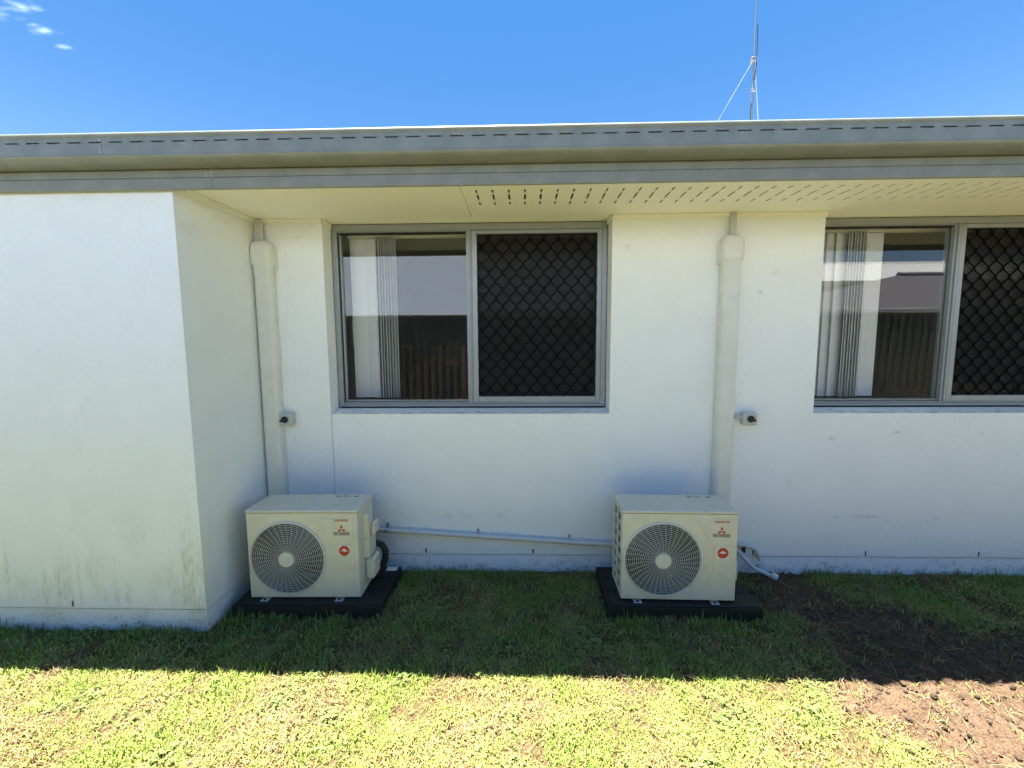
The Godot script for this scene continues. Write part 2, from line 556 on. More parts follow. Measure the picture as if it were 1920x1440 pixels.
func make_ground() -> void:
	# the yard, with its bumps, and one wide sheet that goes on to the horizon
	var x0 := -6.0
	var x1 := 7.0
	var z0 := -0.06
	var z1 := 5.05
	var step := 0.025
	var nx := int((x1 - x0) / step)
	var nz := int((z1 - z0) / step)
	var verts := PackedVector3Array()
	var norms := PackedVector3Array()
	var cols := PackedColorArray()
	var idx := PackedInt32Array()
	var hs := PackedFloat32Array()
	for j in nz + 1:
		for i in nx + 1:
			hs.append(ground_y(x0 + i * step, z0 + j * step))
	for j in nz + 1:
		for i in nx + 1:
			var x := x0 + i * step
			var z := z0 + j * step
			var k := j * (nx + 1) + i
			verts.append(Vector3(x, hs[k], z))
			var hx: float = hs[j * (nx + 1) + mini(i + 1, nx)] - hs[j * (nx + 1) + maxi(i - 1, 0)]
			var hz: float = hs[mini(j + 1, nz) * (nx + 1) + i] - hs[maxi(j - 1, 0) * (nx + 1) + i]
			norms.append(Vector3(-hx, 2.0 * step, -hz).normalized())
			var n1 := dirt_noise.get_noise_2d(x * 14.0, z * 14.0)
			var n2 := dirt_noise.get_noise_2d(x * 3.0 + 50.0, z * 3.0)
			var soil := Color(0.152, 0.100, 0.065) * (1.0 + 0.45 * n1 + 0.25 * n2)
			var thatch := Color(0.165, 0.120, 0.062) * (1.0 + 0.5 * n1)
			cols.append(thatch.lerp(soil, bare(x, z)))
	for j in nz:
		for i in nx:
			var k := j * (nx + 1) + i
			idx.append_array([k, k + 1, k + nx + 2, k, k + nx + 2, k + nx + 1])
	var arr := []
	arr.resize(Mesh.ARRAY_MAX)
	arr[Mesh.ARRAY_VERTEX] = verts
	arr[Mesh.ARRAY_NORMAL] = norms
	arr[Mesh.ARRAY_COLOR] = cols
	arr[Mesh.ARRAY_INDEX] = idx
	var am := ArrayMesh.new()
	am.add_surface_from_arrays(Mesh.PRIMITIVE_TRIANGLES, arr)
	var m := mat("soil", Color.WHITE, 1.0)
	m.vertex_color_use_as_albedo = true
	m.metallic_specular = 0.1
	m.albedo_texture = noise_tex(0.05, 512, 5, 30, ramp2(lin(0.55, 0.55, 0.55), lin(1, 1, 1), 0.2, 0.75))
	bumpy(m, noise_tex(0.06, 512, 5, 31), 1.2, 0.35)
	var o := MeshInstance3D.new()
	o.name = "ground"
	o.mesh = am
	o.material_override = m
	o.set_meta("kind", "structure")
	add_child(o)
	tag(o, "trodden soil under the lawn beside the white house", "ground", "", "structure")

	var st := mb()
	quad(st, Vector3(-1500, -0.12, -1500), Vector3(1500, -0.12, -1500), Vector3(1500, -0.12, 1500), Vector3(-1500, -0.12, 1500), Vector3.UP)
	var far := mat("far_land", Color.WHITE, 1.0)
	far.albedo_texture = noise_tex(0.02, 256, 5, 33, ramp2(lin(0.14, 0.15, 0.06), lin(0.22, 0.20, 0.09), 0.2, 0.8))
	far.uv1_triplanar = true
	far.uv1_world_triplanar = true
	far.uv1_scale = Vector3.ONE * 0.2
	var t := part("land", st, far, self)
	tag(t, "open ground that goes on beyond the yard", "land", "", "structure")

# ---------------------------------------------------------------- house
func make_house() -> void:
	house = thing("house", "white rendered single storey house with grey gutter and two sliding windows", "house")
	# main wall: openings for the windows up to the soffit, weep holes, a control joint
	var st := mb()
	var o := Vector3(WING_X, 0, 0)
	var holes := []
	for w in [[-1.3847, 0.6132], [2.033, 4.03]]:
		holes.append([w[0] - o.x, w[1] - o.x, 1.1804, 2.5405, 9.0])
	for wx in [-0.722, 0.072, 0.87, 1.67, 2.471, 3.266, 4.07]:
		holes.append([wx - o.x - 0.006, wx - o.x + 0.006, 0.135, 0.172, 0.05])
	holes.append([-1.3835 - o.x, -1.3795 - o.x, 0.12, 1.1803, 0.012])
	wall_sheet(st, o, Vector3.RIGHT, Vector3.BACK, 8.9, 0.1295, 2.5405, 0.24, holes)
	part("wall", st, M.main_wall_paint, house)
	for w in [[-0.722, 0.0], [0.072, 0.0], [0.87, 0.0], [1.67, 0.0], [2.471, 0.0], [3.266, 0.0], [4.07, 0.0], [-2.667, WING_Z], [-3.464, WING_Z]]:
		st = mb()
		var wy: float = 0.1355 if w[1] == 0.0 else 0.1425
		box(st, Vector3(w[0] - 0.0055, wy, w[1] - 0.04), Vector3(w[0] + 0.0055, wy + 0.036, w[1] - 0.003))  # black insert stands in for the shade inside the weep hole
		part("weep_hole_shade", st, M.gasket_and_gap_shade, house)
	st = mb()
	wall_sheet(st, Vector3(WING_X, 0, -0.007), Vector3.RIGHT, Vector3.BACK, 8.9, -0.3, 0.1225, 0.235, [])
	part("plinth", st, M.main_wall_paint, house)
	# wing that stands forward, its front and its side
	st = mb()
	wall_sheet(st, Vector3(-8.0, 0, WING_Z), Vector3.RIGHT, Vector3.BACK, 8.0 + WING_X, 0.1355, 2.5405, 0.2, [[8.0 - 2.673, 8.0 - 2.661, 0.142, 0.180, 0.05], [8.0 - 3.47, 8.0 - 3.458, 0.142, 0.180, 0.05]], false)
	part("wall", st, M.wing_wall_paint, house)
	st = mb()
	wall_sheet(st, Vector3(-8.0, 0, WING_Z - 0.007), Vector3.RIGHT, Vector3.BACK, 8.0 + WING_X - 0.007, -0.3, 0.1285, 0.19, [], false)
	part("plinth", st, M.wing_wall_paint, house)
	st = mb()
	wall_sheet(st, Vector3(WING_X, 0, WING_Z), Vector3(0, 0, -1), Vector3.RIGHT, WING_Z - 0.001, 0.1355, 2.5405, 0.19, [], false)
	part("wall", st, M.side_wall_paint, house)
	st = mb()
	wall_sheet(st, Vector3(WING_X - 0.007, 0, WING_Z - 0.007), Vector3(0, 0, -1), Vector3.RIGHT, WING_Z - 0.013, -0.3, 0.1285, 0.18, [], false)
	part("plinth", st, M.side_wall_paint, house)
	# rear and end walls close the house
	st = mb()
	box(st, Vector3(-8.0, -0.3, -8.4), Vector3(7.04, 2.54, -8.2))
	part("wall", st, M.main_wall_paint, house)
	st = mb()
	box(st, Vector3(-8.2, -0.3, -8.4), Vector3(-8.002, 2.54, WING_Z))
	part("wall", st, M.side_wall_paint, house)
	st = mb()
	box(st, Vector3(7.042, -0.3, -8.4), Vector3(7.24, 2.54, 0.0))
	part("wall", st, M.side_wall_paint, house)
	# rooms behind the windows
	st = mb()
	box(st, Vector3(-8.0, 2.545, -8.2), Vector3(7.04, 2.60, 0.0))
	part("ceiling", st, M.interior_paint, house)
	st = mb()
	box(st, Vector3(-8.0, 0.0, -8.2), Vector3(7.04, 0.16, -0.245))
	part("floor", st, M.carpet, house)
	for x in [-1.98, 1.25, 5.4]:
		st = mb()
		box(st, Vector3(x, 0.16, -4.2), Vector3(x + 0.1, 2.545, -0.242))
		part("partition", st, M.interior_paint, house)
	st = mb()
	box(st, Vector3(-8.0, 0.16, -4.31), Vector3(7.04, 2.545, -4.205))
	part("partition", st, M.interior_paint, house)
	# soffit linings: a plain sheet and the slotted ones
	var z0 := 0.001
	var z1 := 0.704
	st = mb()
	box(st, Vector3(WING_X + 0.001, SOFFIT, z0), Vector3(-0.3465, SOFFIT + 0.006, z1))
	part("soffit_sheet", st, M.soffit_paint, house, "plain soffit sheet")
	st = mb()
	box(st, Vector3(-8.2, SOFFIT, WING_Z + 0.001), Vector3(WING_X, SOFFIT + 0.006, z1))
	part("soffit_sheet", st, M.soffit_paint, house)
	var from := -0.3435
	var slot_from := -0.261
	for panel in 3:
		var to: float = from + 2.44
		var holes2 := []
		while slot_from < to - 0.04:
			for r in [[0.503, 0.452], [0.425, 0.333], [0.295, 0.244]]:
				holes2.append([slot_from, r[1], r[0]])
			slot_from += 0.0926
		part("soffit_sheet", soffit_sheet(from, to, z0, z1, holes2), M.soffit_paint, house, "slotted soffit sheet")
		from = to + 0.003
		slot_from = max(slot_from, from + 0.03)
	# beads where soffit and walls meet
	for s in [[WING_X + 0.003, -1.3847, 0.0], [0.6132, 2.033, 0.0], [4.03, 7.0, 0.0]]:
		st = mb()
		sweep_x(st, [Vector2(0.001, SOFFIT - 0.030), Vector2(0.008, SOFFIT - 0.030), Vector2(0.010, SOFFIT - 0.016), Vector2(0.020, SOFFIT - 0.014), Vector2(0.024, SOFFIT - 0.010), Vector2(0.024, SOFFIT - 0.001)], s[0], s[1], 1.0)
		for x in [s[0], s[1]]:
			quad(st, Vector3(x, SOFFIT - 0.03, 0.001), Vector3(x, SOFFIT - 0.03, 0.009), Vector3(x, SOFFIT - 0.001, 0.024), Vector3(x, SOFFIT - 0.001, 0.001), Vector3(1 if x == s[1] else -1, 0, 0))
		part("soffit_bead", st, M.trim_paint, house)
	for w in [[-1.3847, 1.0], [0.6132, -1.0], [2.033, 1.0], [4.03, -1.0]]:
		st = mb()
		var xa: float = w[0] + w[1] * 0.0015
		var xb: float = w[0] + w[1] * 0.014
		box(st, Vector3(min(xa, xb), SOFFIT - 0.030, -0.128), Vector3(max(xa, xb), SOFFIT - 0.001, 0.0005), 0.003)
		part("soffit_bead", st, M.trim_paint, house)
	st = mb()
	box(st, Vector3(WING_X + 0.0015, SOFFIT - 0.030, 0.026), Vector3(WING_X + 0.011, SOFFIT - 0.001, WING_Z), 0.002)
	box(st, Vector3(WING_X + 0.0115, SOFFIT - 0.014, 0.026), Vector3(WING_X + 0.024, SOFFIT - 0.001, WING_Z), 0.002)
	part("soffit_bead", st, M.trim_paint, house)
	# soffit over the window reveals
	for w in [[-1.3847, 0.6132], [2.033, 4.03]]:
		st = mb()
		box(st, Vector3(w[0] - 0.01, SOFFIT + 0.0015, -0.24), Vector3(w[1] + 0.01, SOFFIT + 0.0045, 0.0005))
		part("soffit_sheet", st, M.soffit_paint, house)
	# fascia: two folded steps
	st = mb()
	var f := FASCIA_Z
	sweep_x(st, [Vector2(f - 0.02, 2.4965), Vector2(f - 0.008, 2.494), Vector2(f - 0.003, 2.496), Vector2(f, 2.503), Vector2(f, 2.549), Vector2(f - 0.0065, 2.551), Vector2(f - 0.0065, 2.5545), Vector2(f - 0.0025, 2.5565), Vector2(f - 0.0025, 2.585), Vector2(f + 0.001, 2.588), Vector2(f + 0.001, 2.592), Vector2(f - 0.004, 2.595), Vector2(f - 0.004, 2.70), Vector2(f - 0.02, 2.70), Vector2(f - 0.02, 2.4965)], -8.3, 7.3, 1.0)
	part("fascia", st, M.gutter_paint, house)
	make_gutter()
	# roof: two slopes of ribbed sheet
	var pitch := deg_to_rad(21.0)
	var eave := Vector3(0, 2.712, 0.775)
	var run := 4.85
	var ridge := Vector3(0, eave.y + run * tan(pitch), eave.z - run)
	for side in [1.0, -1.0]:
		st = mb()
		var a := Vector3(0, eave.y, ridge.z + side * run)
		var d := (ridge - a).normalized()
		var n := Vector3(0, cos(pitch), sin(pitch) * side)
		var x := -8.35
		while x < 7.3:
			var xs := [x, x + 0.13, x + 0.145, x + 0.175, x + 0.19]
			var hs := [0.0, 0.0, 0.028, 0.028, 0.0]
			for k in 4:
				quad(st, a + Vector3(xs[k], 0, 0) + n * hs[k], a + Vector3(xs[k + 1], 0, 0) + n * hs[k + 1], ridge + Vector3(xs[k + 1], 0, 0) + n * hs[k + 1], ridge + Vector3(xs[k], 0, 0) + n * hs[k], n + Vector3(0.3 * signf(hs[k + 1] - hs[k]) * -1.0, 0, 0))
			x += 0.19
		quad(st, a + Vector3(-8.35, 0, 0) - n * 0.02, a + Vector3(7.3, 0, 0) - n * 0.02, ridge + Vector3(7.3, 0, 0) - n * 0.02, ridge + Vector3(-8.35, 0, 0) - n * 0.02, -n)
		part("roof", st, M.roof_paint, house)
	st = mb()
	tube(st, [ridge + Vector3(-8.35, 0.02, 0), ridge + Vector3(7.3, 0.02, 0)], 0.09, 10)
	part("ridge_cap", st, M.roof_paint, house)
	for x in [-8.2, 7.2]:
		st = mb()
		tri(st, Vector3(x, 2.54, 0.0), Vector3(x, 2.54, -8.4), ridge + Vector3(x, -0.06, 0), Vector3(signf(x), 0, 0))
		tri(st, Vector3(x, 2.54, 0.0), Vector3(x, 2.70, 0.70), ridge + Vector3(x, -0.06, 0), Vector3(signf(x), 0, 0))
		part("gable_wall", st, M.side_wall_paint, house)

func soffit_sheet(x0: float, x1: float, z0: float, z1: float, holes: Array) -> SurfaceTool:
	var st := mb()
	var y := SOFFIT
	var t := 0.006
	var w := 0.012
	var rows := [[0.503, 0.452], [0.425, 0.333], [0.295, 0.244]]
	var xs := []
	for h in holes:
		if not xs.has(h[0]):
			xs.append(h[0])
	# solid bands between the rows of slots
	for b in [[z1, 0.503], [0.452, 0.425], [0.333, 0.295], [0.244, z0]]:
		box(st, Vector3(x0, y, b[1]), Vector3(x1, y + t, b[0]))
	for r in rows:
		var from := x0
		for x in xs:
			box(st, Vector3(from, y, r[1]), Vector3(x - w / 2, y + t, r[0]))
			from = x + w / 2
		box(st, Vector3(from, y, r[1]), Vector3(x1, y + t, r[0]))
	return st

func make_gutter() -> void:
	var gz := GUTTER_Z
	var top := GUTTER_TOP
	var x0 := -8.3
	var x1 := 7.3
	var gutter := joint("gutter", house)
	# rolled lip
	var st := mb()
	var lip := [Vector2(gz - 0.003, top - 0.030)]
	for k in 11:
		var a := PI * 1.25 * k / 10.0 - PI * 0.35
		lip.append(Vector2(gz - 0.009 + 0.012 * cos(a), top - 0.012 + 0.012 * sin(a)))
	lip.append(Vector2(gz - 0.018, top - 0.03))
	sweep_x(st, lip, x0, x1, 1.0)
	part("lip", st, M.gutter_paint, gutter)
	# face with its row of overflow slots
	st = mb()
	var sy0 := 2.6765
	var sy1 := 2.6830
	var fz := gz - 0.003
	quad(st, Vector3(x0, sy1, fz), Vector3(x1, sy1, fz), Vector3(x1, top - 0.030, fz), Vector3(x0, top - 0.030, fz), Vector3.BACK)
	quad(st, Vector3(x0, 2.622, fz), Vector3(x1, 2.622, fz), Vector3(x1, sy0, fz), Vector3(x0, sy0, fz), Vector3.BACK)
	var x := x0
	while x < x1:
		quad(st, Vector3(x, sy0, fz), Vector3(x + 0.040, sy0, fz), Vector3(x + 0.040, sy1, fz), Vector3(x, sy1, fz), Vector3.BACK)
		x += 0.1055
	# strip added behind the slots so the sunlit trough does not glow through
	quad(st, Vector3(x0, 2.664, fz - 0.012), Vector3(x1, 2.664, fz - 0.012), Vector3(x1, 2.69, fz - 0.012), Vector3(x0, 2.69, fz - 0.012), Vector3.BACK)
	part("face", st, M.gutter_paint, gutter)
	# bead and quarter round underside back to the fascia
	st = mb()
	var prof := [Vector2(fz, 2.622), Vector2(fz + 0.003, 2.619), Vector2(fz + 0.003, 2.6165)]
	var steps := 10
	for k in steps + 1:
		var a := PI / 2 * k / steps
		prof.append(Vector2(fz - 0.068 + 0.070 * cos(a), 2.616 - 0.023 * sin(a)))
	prof.append(Vector2(FASCIA_Z + 0.004, 2.5965))
	prof.append(Vector2(FASCIA_Z + 0.002, 2.70))
	for i in prof.size() - 1:
		var n0: Vector2 = prof[i + 1] - prof[max(i - 1, 0)] if i > 2 and i < prof.size() - 3 else prof[i + 1] - prof[i]
		var n1: Vector2 = prof[min(i + 2, prof.size() - 1)] - prof[i] if i > 1 and i < prof.size() - 4 else prof[i + 1] - prof[i]
		var na := Vector3(0, n0.x, -n0.y).normalized()
		var nb := Vector3(0, n1.x, -n1.y).normalized()
		quad_n(st, [Vector3(x0, prof[i].y, prof[i].x), Vector3(x1, prof[i].y, prof[i].x), Vector3(x1, prof[i + 1].y, prof[i + 1].x), Vector3(x0, prof[i + 1].y, prof[i + 1].x)], [na, na, nb, nb])
	part("trough", st, M.gutter_paint, gutter)
	# lapped joint with rivets, and one on the fascia
	st = mb()
	box(st, Vector3(-2.105, 2.6225, gz - 0.0028), Vector3(-2.075, 2.6755, gz - 0.0015))
	part("lap_joint", st, M.gutter_paint, gutter)
	for r in [Vector3(-2.08, 2.632, gz), Vector3(-2.08, 2.655, gz), Vector3(-2.08, 2.69, gz)]:
		st = mb()
		lathe_z(st, [Vector2(0.004, -0.001), Vector2(0.003, 0.0015), Vector2(0.0, 0.002)], r, 8)
		part("rivet", st, M.galvanised, gutter)
	st = mb()
	box(st, Vector3(-1.655, 2.504, FASCIA_Z + 0.0005), Vector3(-1.622, 2.5485, FASCIA_Z + 0.0018))
	part("fascia_joiner", st, M.gutter_paint, house)
	for p in [Vector2(-1.652, 2.580), Vector2(-1.625, 2.580), Vector2(-1.652, 2.560), Vector2(-1.625, 2.560)]:
		st = mb()
		lathe_z(st, [Vector2(0.004, -0.001), Vector2(0.003, 0.0015), Vector2(0.0, 0.002)], Vector3(p.x, p.y, FASCIA_Z - 0.0025), 8)
		part("rivet", st, M.galvanised, house)

# ---------------------------------------------------------------- windows
func make_windows() -> void:
	window_at(-1.3847, 0.6132, -0.406, true)
	window_at(2.033, 4.03, 3.022, false)

func window_at(x0: float, x1: float, xm: float, _first: bool) -> void:
	var w := joint("window", house)
	var top := 2.536
	var zf := -0.130
	var al: Material = M.aluminium
	# sloping rendered sill
	var st := mb()
	var a := [Vector2(0.0, 1.1806), Vector2(-0.118, 1.2005), Vector2(-0.235, 1.2005), Vector2(-0.235, 1.16), Vector2(-0.001, 1.16)]
	sweep_x(st, [Vector2(-0.0005, 1.181), Vector2(-0.118, 1.2005), Vector2(-0.235, 1.2005)], x0 + 0.0005, x1 - 0.0005, -1.0)
	part("sill", st, M.main_wall_paint, w)
	# frame
	st = mb()
	box(st, Vector3(x0 + 0.014, 2.492, zf - 0.085), Vector3(x1 - 0.014, top, zf), 0.002)
	box(st, Vector3(x0 + 0.030, 2.484, zf - 0.060), Vector3(x1 - 0.030, 2.4915, zf - 0.012))
	part("head", st, al, w)
	st = mb()
	box(st, Vector3(x0 + 0.010, 1.214, zf - 0.085), Vector3(x1 - 0.010, 1.230, zf + 0.004), 0.002)
	box(st, Vector3(x0 + 0.012, 1.2305, zf - 0.030), Vector3(x1 - 0.012, 1.243, zf - 0.008), 0.002)
	box(st, Vector3(x0 + 0.012, 1.2305, zf - 0.075), Vector3(x1 - 0.012, 1.252, zf - 0.040), 0.002)
	part("track", st, al, w)
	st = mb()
	box(st, Vector3(x0 + 0.016, 1.201, zf - 0.080), Vector3(x1 - 0.016, 1.2135, zf - 0.014))  # black bar painted in for the shadow gap beneath the frame
	part("gasket_and_gap_shade", st, M.gasket_and_gap_shade, w)
	for s in [0, 1]:
		var xa: float = x0 + 0.006 if s == 0 else x1 - 0.042
		st = mb()
		box(st, Vector3(xa, 1.2145, zf - 0.083), Vector3(xa + 0.036, 2.4905, zf - 0.001), 0.002)
		part("jamb", st, al, w)
	# fixed light: black gasket, thin bead, glass
	var gx0 := x0 + 0.050
	st = mb()
	box(st, Vector3(x0 + 0.0425, 1.2525, zf - 0.05), Vector3(gx0, 2.4835, zf - 0.018))
	box(st, Vector3(gx0 + 0.0005, 2.472, zf - 0.05), Vector3(xm - 0.0005, 2.4835, zf - 0.022))
	part("gasket_and_gap_shade", st, M.gasket_and_gap_shade, w)
	st = mb()
	box(st, Vector3(gx0 + 0.0005, 1.2525, zf - 0.05), Vector3(gx0 + 0.011, 2.4715, zf - 0.021), 0.0015)
	box(st, Vector3(gx0 + 0.0115, 1.2525, zf - 0.05), Vector3(xm - 0.001, 1.261, zf - 0.021), 0.0015)
	part("bead", st, al, w)
	st = mb()
	box(st, Vector3(gx0 + 0.0115, 1.2615, zf - 0.039), Vector3(xm - 0.001, 2.4715, zf - 0.034))
	part("pane", st, M.window_glass, w)
	# meeting stile
	st = mb()
	box(st, Vector3(xm, 1.2435, zf - 0.039), Vector3(xm + 0.040, 2.4915, zf - 0.006), 0.002)
	box(st, Vector3(xm + 0.016, 1.2435, zf - 0.0055), Vector3(xm + 0.030, 2.4915, zf + 0.006), 0.003)
	part("mullion", st, al, w)
	# sliding light behind the screen
	var rx0 := xm + 0.002
	var rx1 := x1 - 0.044
	st = mb()
	box(st, Vector3(rx0, 1.2525, zf - 0.083), Vector3(rx0 + 0.036, 2.4835, zf - 0.055), 0.002)
	box(st, Vector3(rx1 - 0.036, 1.2525, zf - 0.083), Vector3(rx1, 2.4835, zf - 0.055), 0.002)
	box(st, Vector3(rx0 + 0.0365, 1.2525, zf - 0.083), Vector3(rx1 - 0.0365, 1.290, zf - 0.055), 0.002)
	box(st, Vector3(rx0 + 0.0365, 2.446, zf - 0.083), Vector3(rx1 - 0.0365, 2.4835, zf - 0.055), 0.002)
	part("sash", st, al, w)
	st = mb()
	box(st, Vector3(rx0 + 0.0365, 1.2905, zf - 0.072), Vector3(rx1 - 0.0365, 2.4455, zf - 0.067))
	part("pane", st, M.window_glass, w)
	# security screen: frame, fly mesh, crimped strands
	var sx0 := xm + 0.0405
	var sx1 := x1 - 0.0425
	var s0 := Vector2(sx0 + 0.038, 1.287)
	var s1 := Vector2(sx1 - 0.034, 2.4625)
	var zs := zf - 0.004
	st = mb()
	box(st, Vector3(sx0, 1.2435, zs - 0.022), Vector3(s0.x, 2.4905, zs), 0.003)
	part("screen_stile", st, al, w)
	st = mb()
	box(st, Vector3(s1.x, 1.2435, zs - 0.022), Vector3(sx1, 2.4905, zs), 0.003)
	part("screen_stile", st, al, w)
	st = mb()
	box(st, Vector3(s0.x + 0.0005, 1.2435, zs - 0.022), Vector3(s1.x - 0.0005, s0.y, zs), 0.003)
	part("screen_rail", st, al, w)
	st = mb()
	box(st, Vector3(s0.x + 0.0005, s1.y, zs - 0.022), Vector3(s1.x - 0.0005, 2.4905, zs), 0.003)
	part("screen_rail", st, al, w)
	st = mb()
	quad(st, Vector3(s0.x, s0.y, zs - 0.019), Vector3(s1.x, s0.y, zs - 0.019), Vector3(s1.x, s1.y, zs - 0.019), Vector3(s0.x, s1.y, zs - 0.019), Vector3.BACK)
	part("fly_mesh", st, M.fly_mesh, w)
	var pitch := 0.0498
	var period := 0.120
	var n := int((s1.x - s0.x) / pitch)
	var lead := ((s1.x - s0.x) - n * pitch) / 2.0
	for k in n + 1:
		var cx := s0.x + lead + k * pitch
		var pts := []
		var y := s0.y
		while y <= s1.y + 0.001:
			var ph := TAU * (y - s0.y) / period + (PI if k % 2 else 0.0)
			var c := cos(ph)
			var dx := 0.0222 * signf(c) * pow(absf(c), 0.75)
			pts.append(Vector3(clampf(cx + dx, s0.x - 0.002, s1.x + 0.002), y, zs - 0.008))
			y += period / 12.0
		st = mb()
		tube(st, pts, 0.0033, 6, 1.8, false)
		part("strand", st, M.grille_black, w)

# ---------------------------------------------------------------- antenna
func make_antenna() -> void:
	var z := -4.0
	var t := thing("antenna_mast", "thin grey antenna mast with guy wire standing on the roof", "antenna", Vector3(3.556, 4.56, z))
	var st := mb()
	tube(st, [Vector3(0, 0, 0), Vector3(0.0, 1.43, 0)], 0.015, 10)
	part("lower_mast", st, M.mast_steel, t)
	st = mb()
	tube(st, [Vector3(0.0, 1.43, 0), Vector3(-0.012, 3.2, 0)], 0.010, 10)
	part("upper_mast", st, M.mast_steel, t)
	st = mb()
	tube(st, [Vector3(-0.03, 1.38, 0.02), Vector3(-0.80, 0.03, 0.0)], 0.0035, 6)
	part("guy_wire", st, M.mast_steel, t)
	st = mb()
	tube(st, [Vector3(0.012, 1.38, 0.0), Vector3(0.10, 0.57, 0.0), Vector3(0.155, 0.03, 0.0)], 0.005, 6)
	part("guy_wire", st, M.label_white, t)
	st = mb()
	tube(st, [Vector3(0.018, 1.9, 0.02), Vector3(0.026, 1.65, 0.022), Vector3(0.022, 1.3, 0.025), Vector3(0.004, 1.1, 0.03)], 0.006, 6)
	part("cable", st, M.cable_black, t)
	st = mb()
	tube(st, [Vector3(-0.02, 0.78, 0.03), Vector3(-0.035, 0.68, 0.03), Vector3(-0.028, 0.5, 0.02)], 0.006, 6)
	part("cable", st, M.cable_black, t)
	st = mb()
	box(st, Vector3(-0.05, 1.38, -0.03), Vector3(0.03, 1.44, 0.03), 0.006)
	part("clamp", st, M.mast_steel, t)
	st = mb()
	tube(st, [Vector3(-0.022, 0.97, 0), Vector3(0.022, 0.97, 0)], 0.03, 8)
	part("clamp", st, M.mast_steel, t)
	st = mb()
	box(st, Vector3(-0.09, -0.06, -0.09), Vector3(0.09, 0.01, 0.09), 0.01)
	part("foot_plate", st, M.mast_steel, t)

# ---------------------------------------------------------------- neighbours, seen mirrored in the windows
func hip_house(called: String, label: String, x0: float, x1: float, z0: float, z1: float, base: float, eave: float, ridge: float, hip: float, roof: Material) -> void:
	var h := thing(called, label, "house", Vector3((x0 + x1) / 2.0, base, (z0 + z1) / 2.0))
	var o := -h.position
	var st := mb()
	var inset := 0.5
	wall_sheet(st, o + Vector3(x0 + inset, 0, z0 + inset), Vector3.RIGHT, Vector3.FORWARD, x1 - x0 - 2 * inset, base, eave, 0.2, [])
	part("wall", st, M.neighbour_wall, h)
	for s in [x0 + inset, x1 - inset - 0.2]:
		st = mb()
		box(st, o + Vector3(s, base, z0 + inset + 0.21), o + Vector3(s + 0.2, eave, z1 - inset - 0.21))
		part("wall", st, M.neighbour_wall, h)
	st = mb()
	box(st, o + Vector3(x0 + inset, base, z1 - inset - 0.2), o + Vector3(x1 - inset, eave, z1 - inset))
	part("wall", st, M.neighbour_wall, h)
	st = mb()
	var zm := (z0 + z1) / 2.0
	var ra := o + Vector3(x0 + hip, ridge, zm)
	var rb := o + Vector3(x1 - hip, ridge, zm)
	var c00 := o + Vector3(x0, eave, z0)
	var c10 := o + Vector3(x1, eave, z0)
	var c11 := o + Vector3(x1, eave, z1)
	var c01 := o + Vector3(x0, eave, z1)
	quad(st, c00, c10, rb, ra, Vector3(0, 1, -1))
	quad(st, c01, c11, rb, ra, Vector3(0, 1, 1))
	tri(st, c00, c01, ra, Vector3(-1, 1, 0))
	tri(st, c10, c11, rb, Vector3(1, 1, 0))
	quad(st, c00 - Vector3(0, 0.02, 0), c10 - Vector3(0, 0.02, 0), c11 - Vector3(0, 0.02, 0), c01 - Vector3(0, 0.02, 0), Vector3.DOWN)
	var r := part("roof", st, roof, h)
	# ribs of the roof sheet on the slope that faces the yard
	var x := x0 + 0.4
	while x < x1 - 0.3:
		var t := 1.0
		if x < x0 + hip:
			t = (x - x0) / hip
		elif x > x1 - hip:
			t = (x1 - x) / hip
		st = mb()
		var a := o + Vector3(x, eave, z0)
		var b := a.lerp(o + Vector3(x, ridge, zm), t)
		tube(st, [a, b], 0.008, 5)
		part("rib", st, roof, r)
		x += 0.76
	st = mb()
	tube(st, [ra, rb], 0.08, 8)
	part("ridge_cap", st, roof, r)
	st = mb()
	box(st, o + Vector3(x0 - 0.12, eave - 0.13, z0 - 0.12), o + Vector3(x1 + 0.12, eave, z0 - 0.001), 0.01)
	part("gutter", st, M.neighbour_trim, h)

func make_neighbours() -> void:
	hip_house("neighbour_house", "house with a pale grey metal roof behind the fence", -16.0, 5.4, 6.3, 16.3, -0.1, 2.28, 4.95, 4.6, M.neighbour_roof)
	hip_house("neighbour_house", "house with a dark grey hip roof behind the fence", 6.2, 16.2, 6.5, 11.6, -0.1, 2.40, 3.52, 4.4, M.neighbour_roof_dark)
	hip_house("neighbour_house", "house with a white metal roof beyond the dark roofed one", 7.0, 34.0, 14.0, 24.0, -0.1, 4.05, 5.58, 5.0, M.neighbour_roof_white)

